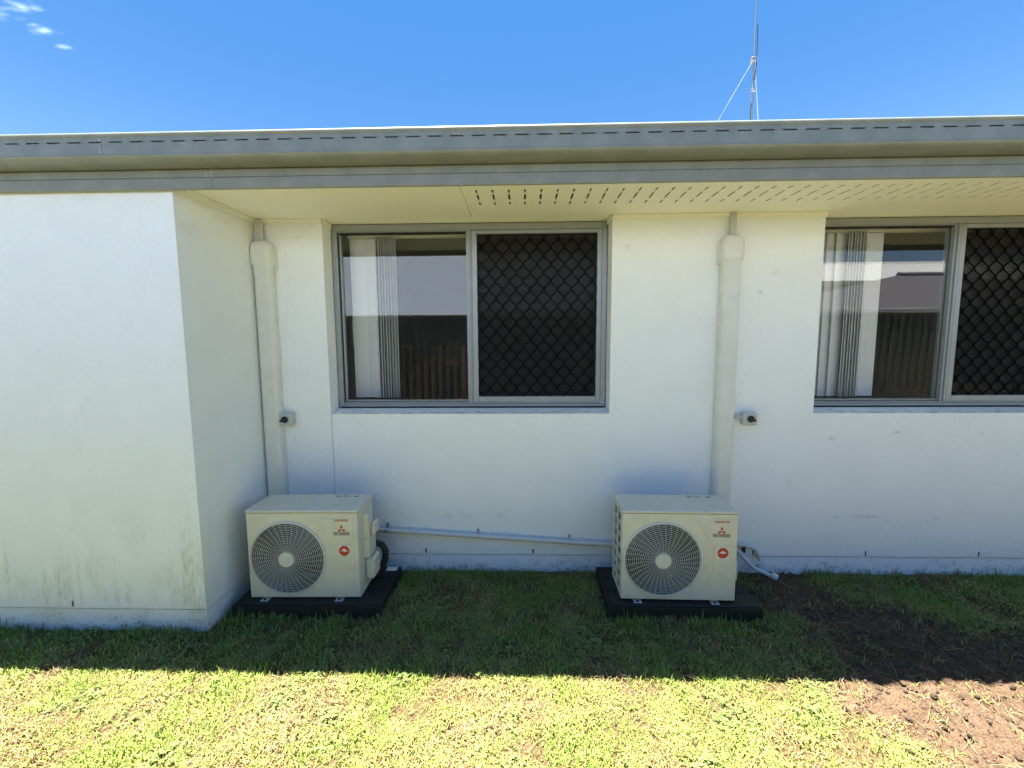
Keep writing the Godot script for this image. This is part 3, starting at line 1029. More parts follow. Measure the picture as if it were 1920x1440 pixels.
func make_fence() -> void:
	var t := thing("boundary_fence", "dark brown ribbed steel fence with a pale top rail on a low block wall", "fence", Vector3(0, 0, 5.1))
	var x := -10.4
	while x < 19.0:
		var st := mb()
		box(st, Vector3(x - 0.03, 0.0, -0.02), Vector3(x + 0.03, 2.245, 0.04), 0.004)
		part("post", st, M.fence_sheet, t)
		st = mb()
		var u := x + 0.031
		var k := 0
		while u < x + 2.36:
			var pts := [[u, 0.0], [u + 0.055, 0.0], [u + 0.075, 0.028], [u + 0.13, 0.028], [u + 0.15, 0.0]]
			for i in 4:
				quad(st, Vector3(pts[i][0], 0.46, pts[i][1]), Vector3(pts[i + 1][0], 0.46, pts[i + 1][1]), Vector3(pts[i + 1][0], 2.21, pts[i + 1][1]), Vector3(pts[i][0], 2.21, pts[i][1]), Vector3(0.2 * (pts[i + 1][1] - pts[i][1]) / 0.028, 0, -1))
			u += 0.15
			k += 1
		part("sheet", st, M.fence_sheet, t)
		st = mb()
		box(st, Vector3(x + 0.0305, 2.2105, -0.025), Vector3(x + 2.369, 2.25, 0.045), 0.005)
		part("top_rail", st, M.fence_rail, t)
		st = mb()
		box(st, Vector3(x - 0.02, -0.2, -0.07), Vector3(x + 2.375, 0.455, -0.021), 0.008)
		part("block_course", st, M.retaining_block, t)
		x += 2.4

# ---------------------------------------------------------------- air conditioners
func text_part(called: String, words: String, width: float, font: Font, m: Material, parent: Node3D, at: Vector3, skew := 0.0, squash := 1.0) -> void:
	var tm := TextMesh.new()
	tm.text = words
	tm.font = font
	tm.font_size = 48
	tm.pixel_size = 0.001
	tm.depth = 0.02
	tm.curve_step = 1.0
	var o := MeshInstance3D.new()
	o.name = called
	o.mesh = tm
	o.material_override = m
	var b := tm.get_aabb()
	var s := width / maxf(b.size.x, 0.001)
	o.transform = Transform3D(Basis(Vector3(s, 0, 0), Vector3(s * skew, s * squash, 0), Vector3(0, 0, 0.04)), at)
	parent.add_child(o, true)

func make_air_conditioners() -> void:
	var shared := {}
	aircon("beige outdoor air conditioning unit in the corner beside the forward wing", Vector3(-1.7283, 0.0833, 0.4858), 0.0192)
	aircon("beige outdoor air conditioning unit beside the patch of bare soil", Vector3(0.6073, 0.0856, 0.4647), -0.0182)
	pad("black plastic mounting pad with a white sticker, under the unit in the corner", Vector3(-1.345, 0.0, 0.315), 0.012, true)
	pad("black plastic mounting pad under the unit beside the bare soil", Vector3(0.985, 0.0, 0.295), -0.01, false)

func pad(label: String, at: Vector3, turn: float, sticker: bool) -> void:
	var t := thing("mounting_pad", label, "mounting pad", at, turn, "mounting pads under the air conditioners")
	var w := 0.468
	var d := 0.238
	var st := mb()
	# skirt that spreads a little towards the ground
	var lo := [Vector3(-w, -0.03, -d), Vector3(w, -0.03, -d), Vector3(w, -0.03, d), Vector3(-w, -0.03, d)]
	var hi := []
	for p in lo:
		hi.append(Vector3(p.x * 0.985, 0.070, p.z * 0.97))
	for k in 4:
		quad(st, lo[k], lo[(k + 1) % 4], hi[(k + 1) % 4], hi[k], (lo[k] + lo[(k + 1) % 4]) * Vector3(1, 0, 1))
	quad(st, hi[0], hi[1], hi[2], hi[3], Vector3.UP)
	part("base", st, M.pad_plastic, t)
	# raised ribs and panels of its top
	for k in 3:
		st = mb()
		var za := -d * 0.93 + k * 0.152
		box(st, Vector3(-w * 0.95, 0.0702, za), Vector3(w * 0.95, 0.0775, za + 0.135), 0.004)
		part("top_panel", st, M.pad_plastic, t)
	if sticker:
		st = mb()
		box(st, Vector3(0.37, 0.0777, -0.215), Vector3(0.445, 0.0784, -0.165))
		part("sticker", st, M.label_white, t, "small white sticker")

func aircon(label: String, at: Vector3, turn: float) -> void:
	var W := 0.698
	var H := 0.575
	var D := 0.2806
	var t := thing("air_conditioner", label, "air conditioner", at, turn, "outdoor air conditioning units by the wall")
	var ca: Material = M.casing_paint
	var c := Vector2(0.25, 0.262)
	var R := 0.241
	# front: sheet with a round opening, turned edges
	var st := mb()
	var e := 0.010
	var x0 := 0.0
	var x1 := W
	var y0 := 0.0
	var y1 := H - 0.020
	var angles := []
	for k in 72:
		angles.append(TAU * k / 72.0)
	for p in [Vector2(x0 + e, y0 + e), Vector2(x1 - e, y0 + e), Vector2(x1 - e, y1), Vector2(x0 + e, y1)]:
		angles.append(fposmod((p - c).angle(), TAU))
	angles.sort()
	var rim := func(a: float) -> Vector2:
		var d := Vector2(cos(a), sin(a))
		var k := 9.0
		if d.x > 1e-6: k = min(k, (x1 - e - c.x) / d.x)
		if d.x < -1e-6: k = min(k, (x0 + e - c.x) / d.x)
		if d.y > 1e-6: k = min(k, (y1 - c.y) / d.y)
		if d.y < -1e-6: k = min(k, (y0 + e - c.y) / d.y)
		return c + d * k
	for k in angles.size():
		var a0: float = angles[k]
		var a1: float = angles[(k + 1) % angles.size()]
		var i0 := c + Vector2(cos(a0), sin(a0)) * (R - 0.006)
		var i1 := c + Vector2(cos(a1), sin(a1)) * (R - 0.006)
		var o0: Vector2 = rim.call(a0)
		var o1: Vector2 = rim.call(a1)
		quad(st, Vector3(i0.x, i0.y, 0), Vector3(i1.x, i1.y, 0), Vector3(o1.x, o1.y, 0), Vector3(o0.x, o0.y, 0), Vector3.BACK)
	# rounded returns on the two sides and the foot
	for k in 4:
		var b0 := PI / 2 * k / 4.0
		var b1 := PI / 2 * (k + 1) / 4.0
		for s in [[x0, -1.0], [x1, 1.0]]:
			var p0 := Vector3(s[0] - s[1] * e * (1.0 - sin(b0)), 0, -e + e * cos(b0))
			var p1 := Vector3(s[0] - s[1] * e * (1.0 - sin(b1)), 0, -e + e * cos(b1))
			var n0 := Vector3(s[1] * sin(b0), 0, cos(b0))
			var n1 := Vector3(s[1] * sin(b1), 0, cos(b1))
			quad_n(st, [p0 + Vector3(0, y0 + e, 0), p1 + Vector3(0, y0 + e, 0), p1 + Vector3(0, y1, 0), p0 + Vector3(0, y1, 0)], [n0, n1, n1, n0])
		var q0 := Vector3(0, y0 + e * (1.0 - sin(b0)), -e + e * cos(b0))
		var q1 := Vector3(0, y0 + e * (1.0 - sin(b1)), -e + e * cos(b1))
		var m0 := Vector3(0, -sin(b0), cos(b0))
		var m1 := Vector3(0, -sin(b1), cos(b1))
		quad_n(st, [q0 + Vector3(x0 + e * 0.4, 0, 0), q0 + Vector3(x1 - e * 0.4, 0, 0), q1 + Vector3(x1 - e * 0.4, 0, 0), q1 + Vector3(x0 + e * 0.4, 0, 0)], [m0, m0, m1, m1])
	part("front_panel", st, ca, t)
	# embossed fields of the front
	var k1 := 0.000668
	var f := func(px: float, py: float) -> Vector2:
		# from the place on the enlarged photograph of the unit beside the soil: left edge leans
		var v := (py - 368.0) / 800.0
		var left := 435.0 - 45.0 * v
		return Vector2((px - left) * k1, H - (py - 368.0 - (px - left) * 0.02) * H / 802.0)
	var fields := [
		[[487, 438], [590, 438], [592, 452], [510, 520], [494, 522], [486, 512]],
		[[462, 1062], [478, 1058], [540, 1118], [540, 1132], [455, 1134]],
		[[1117, 456], [1432, 458], [1420, 672], [1412, 680], [1232, 676], [1216, 656], [1196, 616], [1166, 572], [1118, 504]],
		[[1236, 696], [1416, 700], [1406, 926], [1398, 934], [1228, 930], [1240, 880], [1248, 820], [1246, 750]],
		[[1218, 944], [1392, 956], [1396, 964], [1386, 1146], [1378, 1156], [1078, 1144], [1074, 1130], [1130, 1084], [1180, 1010], [1204, 952]],
	]
	for q in fields:
		var poly := PackedVector2Array()
		for p in q:
			poly.append(f.call(float(p[0]), float(p[1])))
		st = mb()
		plate(st, poly, 0.0003, 0.0030, 0.0022)
		part("embossed_field", st, ca, t)
	# lid
	st = mb()
	box(st, Vector3(-0.0025, H - 0.0195, -D + 0.0), Vector3(W + 0.0025, H, 0.0025), 0.006)
	part("lid", st, ca, t)
	# printed marks on the lid
	st = mb()
	for b in [[0.47, 0.035], [0.52, 0.018], [0.548, 0.014]]:
		box(st, Vector3(b[0], H + 0.0002, -D + 0.035), Vector3(b[0] + b[1], H + 0.0008, -D + 0.043))
		box(st, Vector3(b[0] + 0.004, H + 0.0002, -D + 0.050), Vector3(b[0] + b[1], H + 0.0008, -D + 0.056))
	plate(st, PackedVector2Array([Vector2(0, 0), Vector2(0.024, 0.010), Vector2(0.044, 0.0), Vector2(0.026, -0.014)]), 0.0002, 0.0006, 0.0, Transform3D(Basis(Vector3.RIGHT, Vector3(0, 0, -1), Vector3.UP), Vector3(0.585, H, -D + 0.045)))
	part("printed_marks", st, M.label_grey, t)
	# right end: sheet with service covers
	st = mb()
	box(st, Vector3(W - 0.006, 0.0, -D + 0.004), Vector3(W - 0.0005, H - 0.0197, -e - 0.0005))
	part("side_panel", st, ca, t)
	st = mb()
	var side := Transform3D(Basis(Vector3(0, 0, -1), Vector3.UP, Vector3.RIGHT), Vector3(W, 0, 0))
	plate(st, PackedVector2Array([Vector2(0.085, 0.515), Vector2(0.15, 0.515), Vector2(0.165, 0.50), Vector2(0.165, 0.42), Vector2(0.225, 0.405), Vector2(0.225, 0.21), Vector2(0.095, 0.21), Vector2(0.095, 0.33), Vector2(0.085, 0.35)]), 0.0, 0.034, 0.010, side)
	part("terminal_cover", st, ca, t)
	st = mb()
	box(st, Vector3(W + 0.0345, 0.345, -0.225), Vector3(W + 0.062, 0.435, -0.125), 0.012)
	part("cover_grip", st, ca, t)
	st = mb()
	box(st, Vector3(W, 0.065, -0.225), Vector3(W + 0.060, 0.205, -0.095), 0.014)
	part("valve_cover", st, ca, t)
	st = mb()
	box(st, Vector3(W + 0.0602, 0.09, -0.19), Vector3(W + 0.066, 0.16, -0.12), 0.004)
	part("valve_cover_rib", st, ca, t)
	# left end and back: bars in front of the dark coil
	st = mb()
	box(st, Vector3(0.020, 0.012, -D + 0.02), Vector3(0.026, H - 0.021, -0.045))
	part("coil", st, M.coil, t)
	st = mb()
	for z in [-D + 0.0, -D + 0.118, -0.052]:
		var zw := 0.014 if z > -D + 0.1 and z < -0.06 else 0.022
		if z > -0.06:
			box(st, Vector3(0.0005, 0.0, z), Vector3(0.016, H - 0.0197, -e - 0.0005), 0.002)
		else:
			box(st, Vector3(0.0005, 0.0, z), Vector3(0.016, H - 0.0197, z + zw), 0.002)
	for k in 8:
		var y := 0.0 + k * (H - 0.045) / 7.0
		box(st, Vector3(0.002, y, -D + 0.0225), Vector3(0.0145, y + 0.014, -D + 0.1175), 0.001)
		box(st, Vector3(0.002, y, -D + 0.1325), Vector3(0.0145, y + 0.014, -0.0525), 0.001)
	part("side_grille", st, ca, t)
	st = mb()
	box(st, Vector3(0.02, 0.012, -D + 0.008), Vector3(W - 0.0065, H - 0.021, -D + 0.0145))
	part("rear_coil", st, M.coil, t)
	st = mb()
	box(st, Vector3(0.017, 0.0, -D + 0.005), Vector3(W - 0.0065, 0.011, -e - 0.001))
	part("base_tray", st, ca, t)
	# fan shroud and fan
	st = mb()
	lathe_z(st, [Vector2(R - 0.006, 0.0), Vector2(R - 0.010, -0.01), Vector2(R - 0.012, -0.11), Vector2(R - 0.012, -0.16)], Vector3(c.x, c.y, 0), 48)
	part("fan_shroud", st, M.fan_dark, t)
	var fan := joint("fan", t, Vector3(c.x, c.y, -0.085))
	st = mb()
	lathe_z(st, [Vector2(0.06, -0.05), Vector2(0.06, 0.02), Vector2(0.045, 0.032), Vector2(0.0, 0.036)], Vector3.ZERO, 24)
	part("hub", st, M.fan_dark, fan)
	for k in 3:
		st = mb()
		var rows := []
		for i in 9:
			var row := []
			for j in 7:
				var rr := 0.055 + (R - 0.075) * j / 6.0
				var aa := TAU * k / 3.0 + 1.5 * (i / 8.0 - 0.5) + 0.35 * j / 6.0
				row.append(Vector3(cos(aa) * rr, sin(aa) * rr, 0.055 * (i / 8.0 - 0.5) * 1.2))
			rows.append(row)
		for i in 8:
			for j in 6:
				quad(st, rows[i][j], rows[i + 1][j], rows[i + 1][j + 1], rows[i][j + 1], Vector3.BACK)
		part("blade", st, M.fan_dark, fan)
	# round guard: ring, wires, spokes, disc
	var guard := joint("fan_guard", t, Vector3(c.x, c.y, 0.0))
	st = mb()
	lathe_z(st, [Vector2(R + 0.002, 0.0003), Vector2(R, 0.006), Vector2(R - 0.004, 0.009), Vector2(R - 0.009, 0.009), Vector2(R - 0.013, 0.006), Vector2(R - 0.014, 0.0)], Vector3.ZERO, 72)
	part("ring", st, M.grille_plastic, guard)
	st = mb()
	var hub_r := 0.0495
	lathe_z(st, [Vector2(hub_r, 0.006), Vector2(hub_r, 0.018), Vector2(hub_r - 0.002, 0.020), Vector2(0.0, 0.021)], Vector3.ZERO, 40)
	part("centre_disc", st, M.grille_plastic, guard)
	st = mb()
	for k in 15:
		var rr := hub_r + (R - 0.012 - hub_r) * (k + 0.7) / 15.4
		var zz := 0.010 + 0.008 * (1.0 - (rr - hub_r) / (R - hub_r))
		lathe_z(st, [Vector2(rr - 0.0011, zz - 0.004), Vector2(rr + 0.0011, zz - 0.004), Vector2(rr + 0.0011, zz), Vector2(rr - 0.0011, zz), Vector2(rr - 0.0011, zz - 0.004)], Vector3.ZERO, 60)
	part("guard_wires", st, M.grille_plastic, guard)
	st = mb()
	for k in 36:
		var pts := []
		for j in 5:
			var rr := hub_r + (R - 0.010 - hub_r) * j / 4.0
			var aa := TAU * k / 36.0 + 0.16 * j / 4.0
			pts.append(Vector3(cos(aa) * rr, sin(aa) * rr, 0.013 + 0.007 * (1.0 - j / 4.0)))
		tube(st, pts, 0.0014, 5, 1.0, false)
	part("guard_spokes", st, M.grille_plastic, guard)
	for p in [Vector2(0.535, H - 0.030), Vector2(0.03, H - 0.030), Vector2(0.03, 0.022), Vector2(0.665, 0.022)]:
		st = mb()
		lathe_z(st, [Vector2(0.0042, 0.0003), Vector2(0.0036, 0.0020), Vector2(0.0, 0.0024)], Vector3(p.x, p.y, 0.0), 10)
		part("screw", st, M.galvanised, t)
	# lettering and emblem
	var bold := SystemFont.new()
	bold.font_names = PackedStringArray(["Droid Sans"])
	bold.font_weight = 700
	var mid: Vector2 = f.call(1326.0, 478.0)
	text_part("lettering", "INVERTER", 0.088, bold, M.label_red, t, Vector3(mid.x, mid.y, 0.0037), 0.18)
	mid = f.call(1316.0, 592.0)
	text_part("lettering", "MITSUBISHI", 0.100, bold, M.label_black, t, Vector3(mid.x, mid.y, 0.0037))
	mid = f.call(1316.0, 607.0)
	text_part("lettering", "HEAVY INDUSTRIES", 0.098, bold, M.label_black, t, Vector3(mid.x, mid.y, 0.0037), 0.0, 0.75)
	st = mb()
	var em: Vector2 = f.call(1320.0, 557.0)
	for k in 3:
		var a := PI / 2 + TAU * k / 3.0
		var d := Vector2(cos(a), sin(a))
		var s := Vector2(-d.y, d.x)
		var L := 0.029
		plate(st, PackedVector2Array([em, em + d * L / 2 + s * L * 0.289, em + d * L, em + d * L / 2 - s * L * 0.289]), 0.0034, 0.0006, 0.0)
	part("emblem", st, M.label_red, t)
	# sticker with a red disc
	var sk: Vector2 = f.call(1327.0, 752.0)
	st = mb()
	box(st, Vector3(sk.x - 0.0355, sk.y - 0.0345, 0.0034), Vector3(sk.x + 0.0355, sk.y + 0.0345, 0.0039))
	var sticker := part("sticker", st, M.label_white, t, "white square sticker with a red disc")
	st = mb()
	lathe_z(st, [Vector2(0.0335, 0.004), Vector2(0.0335, 0.0046), Vector2(0.0, 0.0046)], Vector3(sk.x, sk.y, 0), 36)
	part("disc", st, M.label_red, sticker)
	st = mb()
	plate(st, PackedVector2Array([Vector2(sk.x - 0.024, sk.y - 0.003), Vector2(sk.x - 0.004, sk.y + 0.014), Vector2(sk.x + 0.003, sk.y + 0.012), Vector2(sk.x + 0.024, sk.y - 0.003), Vector2(sk.x + 0.010, sk.y - 0.001), Vector2(sk.x + 0.002, sk.y - 0.006), Vector2(sk.x - 0.008, sk.y)]), 0.0047, 0.0004, 0.0)
	part("peak", st, M.label_white, sticker)
	# feet: folded brackets that run under the unit
	for fx in [0.075, 0.545]:
		st = mb()
		box(st, Vector3(fx, -0.007, -D - 0.02), Vector3(fx + 0.050, -0.0005, 0.030), 0.002)
		var foot := part("foot", st, M.galvanised, t)
		st = mb()
		lathe_z(st, [Vector2(0.010, 0.0), Vector2(0.008, 0.006), Vector2(0.0, 0.006)], Vector3.ZERO, 6)
		var bolt := part("bolt", st, M.label_black, foot)
		bolt.transform = Transform3D(Basis(Vector3.RIGHT, -PI / 2), Vector3(fx + 0.024, -0.0004, 0.016))

# ---------------------------------------------------------------- pipe ducts, switches
func duct_profile(w: float, d: float) -> Array:
	return [Vector2(-w, 0.0), Vector2(-w, d * 0.62), Vector2(-w * 0.86, d * 0.86), Vector2(-w * 0.6, d), Vector2(w * 0.6, d), Vector2(w * 0.86, d * 0.86), Vector2(w, d * 0.62), Vector2(w, 0.0)]

func duct_body(st: SurfaceTool, levels: Array) -> void:
	# levels: [y, half width, depth]
	for i in levels.size() - 1:
		var a := duct_profile(levels[i][1], levels[i][2])
		var b := duct_profile(levels[i + 1][1], levels[i + 1][2])
		for k in a.size() - 1:
			var m: Vector2 = (a[k] + a[k + 1]) / 2.0
			quad(st, Vector3(a[k].x, levels[i][0], a[k].y), Vector3(a[k + 1].x, levels[i][0], a[k + 1].y), Vector3(b[k + 1].x, levels[i + 1][0], b[k + 1].y), Vector3(b[k].x, levels[i + 1][0], b[k].y), Vector3(m.x, 0, m.y * 0.6) + Vector3(0, 0.01, 0))
	for e in [0, levels.size() - 1]:
		var p := duct_profile(levels[e][1], levels[e][2])
		for k in range(1, p.size() - 1):
			tri(st, Vector3(p[0].x, levels[e][0], p[0].y), Vector3(p[k].x, levels[e][0], p[k].y), Vector3(p[k + 1].x, levels[e][0], p[k + 1].y), Vector3.DOWN if e == 0 else Vector3.UP)

func make_ducts() -> void:
	for s in [["cream pipe duct up the wall in the corner by the forward wing", -1.789, -0.012], ["cream pipe duct up the wall between the two windows", 1.403, 0.004]]:
		var t := thing("pipe_duct", s[0], "pipe duct", Vector3(s[1], 0.0, 0.001), 0.0, "pipe ducts on the wall")
		var st := mb()
		duct_body(st, [[0.36, 0.063, 0.068], [2.170, 0.063, 0.068]])
		part("cover", st, M.duct_plastic, t)
		st = mb()
		duct_body(st, [[2.160, 0.0655, 0.071], [2.215, 0.067, 0.073], [2.235, 0.077, 0.083], [2.345, 0.077, 0.083], [2.372, 0.066, 0.074], [2.388, 0.045, 0.055]])
		part("end_cap", st, M.duct_plastic, t)
		st = mb()
		var sgn := 1.0 if s[1] > 0.0 else -1.0
		box(st, Vector3(-0.0775 * sgn - 0.006, 2.20, 0.0), Vector3(-0.0775 * sgn + 0.006, 2.355, 0.03), 0.003)
		lathe_z(st, [Vector2(0.005, 0.0), Vector2(0.005, 0.002), Vector2(0.0, 0.002)], Vector3(-0.081 * sgn, 2.235, 0.03), 8)
		part("flange", st, M.duct_plastic, t)
		st = mb()
		box(st, Vector3(s[2] - 0.020, 2.385, 0.020), Vector3(s[2] + 0.020, 2.5395, 0.042), 0.004)
		part("riser", st, M.grey_plastic, t)
	for s in [["grey isolator switch beside the pipe duct in the corner", -1.690, -0.4], ["grey isolator switch beside the pipe duct between the windows", 1.572, 0.5]]:
		var t := thing("isolator_switch", s[0], "switch", Vector3(s[1], 1.150, 0.001), 0.0, "isolator switches on the wall")
		var st := mb()
		box(st, Vector3(-0.047, -0.046, 0.0), Vector3(0.047, 0.046, 0.060), 0.009)
		part("box", st, M.grey_plastic, t)
		st = mb()
		lathe_z(st, [Vector2(0.024, 0.0602), Vector2(0.024, 0.066), Vector2(0.021, 0.068), Vector2(0.0, 0.068)], Vector3.ZERO, 24)
		var knob := part("knob", st, M.black_plastic, t)
		st = mb()
		box(st, Vector3(-0.008, -0.026, 0.0682), Vector3(0.008, 0.026, 0.088), 0.003, Transform3D(Basis(Vector3.BACK, 1.25 if s[2] > 0.0 else 1.9), Vector3.ZERO))
		part("handle", st, M.black_plastic, knob)
		st = mb()
		var sg: float = -0.0475
		tube(st, [Vector3(sg, 0.01, 0.03), Vector3(-0.098 if s[1] > 0.0 else -0.053, 0.01, 0.03)], 0.0115, 10)
		part("entry_conduit", st, M.grey_plastic, t)

func make_pipes() -> void:
	# drain pipe that falls along the wall between the units
	var t := thing("drain_pipe", "thin grey drain pipe clipped along the wall between the two units", "pipe", Vector3(-1.0, 0.324, 0.03))
	var st := mb()
	tube(st, [Vector3(-0.30, 0.0185, 0), Vector3(1.78, -0.110, 0)], 0.0165, 12)
	part("tube", st, M.pipe_plastic, t)
	for x in [0.0, 0.669, 1.338]:
		var y: float = -0.0617 * x
		st = mb()
		var pts := []
		for k in 9:
			var a := PI * k / 8.0
			pts.append(Vector2(cos(a) * 0.0185, sin(a) * 0.0185))
		for k in 8:
			quad(st, Vector3(x - 0.010, y + pts[k].x, pts[k].y), Vector3(x + 0.010, y + pts[k].x, pts[k].y), Vector3(x + 0.010, y + pts[k + 1].x, pts[k + 1].y), Vector3(x - 0.010, y + pts[k + 1].x, pts[k + 1].y), Vector3(0, pts[k].x, pts[k].y))
		box(st, Vector3(x - 0.010, y + 0.0185, -0.0285), Vector3(x + 0.010, y + 0.045, -0.0265))
		box(st, Vector3(x - 0.010, y + 0.0165, -0.0265), Vector3(x + 0.010, y + 0.0185, 0.0))
		var clip := part("saddle_clip", st, M.galvanised, t)
		st = mb()
		lathe_z(st, [Vector2(0.006, -0.0264), Vector2(0.005, -0.022), Vector2(0.0, -0.022)], Vector3(x, y + 0.033, 0), 8)
		part("screw", st, M.label_black, clip)
	# pipes that leave the unit beside the soil
	t = thing("drain_outlet", "pair of grey drain pipes that end at the bare soil", "pipe", Vector3(1.35, 0.0, 0.08))
	st = mb()
	tube(st, [Vector3(-0.05, 0.262, 0.03), Vector3(0.14, 0.232, 0.0), Vector3(0.29, 0.075, -0.01), Vector3(0.42, 0.020, 0.0)], 0.0145, 10)
	part("tube", st, M.pipe_plastic, t)
	st = mb()
	lathe_z(st, [Vector2(0.018, -0.02), Vector2(0.026, -0.02), Vector2(0.028, 0.02), Vector2(0.020, 0.022), Vector2(0.018, -0.02)], Vector3.ZERO, 16)
	var ring := part("socket", st, M.pipe_plastic, t)
	ring.transform = Transform3D(Basis(Vector3.UP, 1.2) * Basis(Vector3.RIGHT, 0.5), Vector3(0.425, 0.022, 0.0))
	st = mb()
	tube(st, [Vector3(-0.05, 0.232, -0.055), Vector3(0.12, 0.232, -0.058), Vector3(0.24, 0.222, -0.058), Vector3(0.31, 0.200, -0.058), Vector3(0.345, 0.160, -0.058), Vector3(0.358, 0.110, -0.058)], 0.0135, 10)
	part("tube", st, M.pipe_plastic, t)
	st = mb()
	box(st, Vector3(0.235, 0.17, -0.078), Vector3(0.247, 0.215, -0.045), 0.001)
	part("saddle_clip", st, M.label_black, t)
	# insulated pair behind the unit in the corner
	t = thing("insulated_pipe", "black foam covered pipe looping behind the unit in the corner", "pipe", Vector3(-1.02, 0.08, 0.22))
	st = mb()
	var pts := []
	for p in [[-0.06, 0.235, 0.0], [-0.005, 0.245, -0.005], [0.045, 0.225, -0.01], [0.068, 0.175, -0.015], [0.062, 0.115, -0.015], [0.040, 0.05, -0.01], [0.01, 0.0, 0.0]]:
		pts.append(Vector3(p[0], p[1], p[2]))
	tube(st, pts, 0.022, 12)
	part("tube", st, M.rubber_foam, t)

# ---------------------------------------------------------------- things indoors, seen through the glass
func blind(label: String, x0: float, x1: float, spots: Array) -> void:
	var t := thing("vertical_blind", label, "blind", Vector3((x0 + x1) / 2.0, 1.262, -0.31), 0.0, "vertical blinds behind the windows")
	var ox := -(x0 + x1) / 2.0
	var st := mb()
	box(st, Vector3(x0 + ox, 1.218, -0.022), Vector3(x1 + ox, 1.252, 0.022), 0.004)
	part("head_rail", st, M.label_white, t)
	for i in spots.size():
		st = mb()
		var tr := Transform3D(Basis(Vector3.UP, spots[i][1] + 0.02 * sin(i * 2.7)), Vector3(spots[i][0] + ox, 0, 0))
		# a slat bows a little across its width
		for k in 4:
			var a := -0.0635 + 0.03175 * k
			var b := a + 0.03175
			var za := 0.004 * (1.0 - pow(a / 0.0635, 2.0))
			var zb := 0.004 * (1.0 - pow(b / 0.0635, 2.0))
			quad(st, tr * Vector3(a, 0, za), tr * Vector3(b, 0, zb), tr * Vector3(b, 1.215, zb), tr * Vector3(a, 1.215, za), tr.basis * Vector3.BACK)
			quad(st, tr * Vector3(a, 0, za - 0.001), tr * Vector3(b, 0, zb - 0.001), tr * Vector3(b, 1.215, zb - 0.001), tr * Vector3(a, 1.215, za - 0.001), tr.basis * Vector3.FORWARD)
		part("slat", st, M.blind_fabric, t)
	st = mb()
	var pts := []
	for k in 14:
		pts.append(Vector3(x0 + ox + 0.03 + 0.012 * sin(k * 0.45), 1.2 - k * 0.065, 0.03))
	tube(st, pts, 0.002, 5)
	part("cord", st, M.label_white, t)

func make_indoor_things() -> void:
	var spots := [[-1.255, 0.10], [-1.180, -0.30]]
	for k in 8:
		spots.append([-1.128 + k * 0.0215, -1.13])
	blind("white vertical blind drawn to one side behind the window between duct and unit", -1.33, 0.55, spots)
	spots = [[2.245, 0.12], [2.312, 0.34], [2.378, 0.42]]
	for k in 7:
		spots.append([2.435 + k * 0.0215, 0.80])
	spots.append([2.610, -0.12])
	blind("white vertical blind drawn to one side behind the window over the bare soil", 2.09, 3.96, spots)
	# bed with tall square posts
	var t := thing("bed", "dark timber bed with tall capped posts seen through the window glass", "bed", Vector3(-0.85, 0.16, -1.7))
	for x in [-0.42, -0.08, 0.2]:
		var st := mb()
		box(st, Vector3(x - 0.033, 0.0, -0.033), Vector3(x + 0.033, 1.47, 0.033), 0.004)
		var post := part("post", st, M.bed_timber, t)
		st = mb()
		box(st, Vector3(x - 0.055, 1.4705, -0.055), Vector3(x + 0.055, 1.50, 0.055), 0.006)
		part("cap", st, M.bed_timber, post)
	for y in [0.75, 1.28]:
		var st := mb()
		box(st, Vector3(-0.386, y, -0.015), Vector3(-0.114, y + 0.09, 0.015), 0.004)
		box(st, Vector3(-0.046, y, -0.015), Vector3(0.166, y + 0.09, 0.015), 0.004)
		part("rail", st, M.bed_timber, t)
	for k in 5:
		var st := mb()
		var x := -0.35 + k * 0.052
		box(st, Vector3(x, 0.8405, -0.008), Vector3(x + 0.028, 1.2795, 0.008), 0.002)
		part("slat", st, M.bed_timber, t)
	var st := mb()
	box(st, Vector3(-0.42, 0.30, 0.04), Vector3(0.24, 0.62, 1.1), 0.05)
	part("mattress", st, M.bed_linen, t)
	# cabinet with a yellow tray behind the other window
	t = thing("low_cabinet", "dark low cabinet indoors behind the window screen", "cabinet", Vector3(3.62, 0.16, -0.62))
	st = mb()
	box(st, Vector3(-0.42, 0.0, -0.2), Vector3(0.42, 1.07, 0.2), 0.01)
	part("body", st, M.shelf_timber, t)
	st = mb()
	box(st, Vector3(-0.45, 1.0705, -0.22), Vector3(0.45, 1.10, 0.22), 0.006)
	part("top", st, M.shelf_timber, t)
	t = thing("tray", "yellow plastic tray on the cabinet behind the window screen", "tray", Vector3(3.62, 1.261, -0.50))
	st = mb()
	box(st, Vector3(-0.21, 0.0, -0.10), Vector3(0.21, 0.012, 0.10), 0.003)
	for s in [-1.0, 1.0]:
		box(st, Vector3(-0.21, 0.0121, s * 0.094 - 0.006), Vector3(0.21, 0.075, s * 0.094 + 0.006), 0.003)
		box(st, Vector3(s * 0.203 - 0.006, 0.0121, -0.0875), Vector3(s * 0.203 + 0.006, 0.075, 0.0875), 0.003)
	part("shell", st, M.yellow_plastic, t)

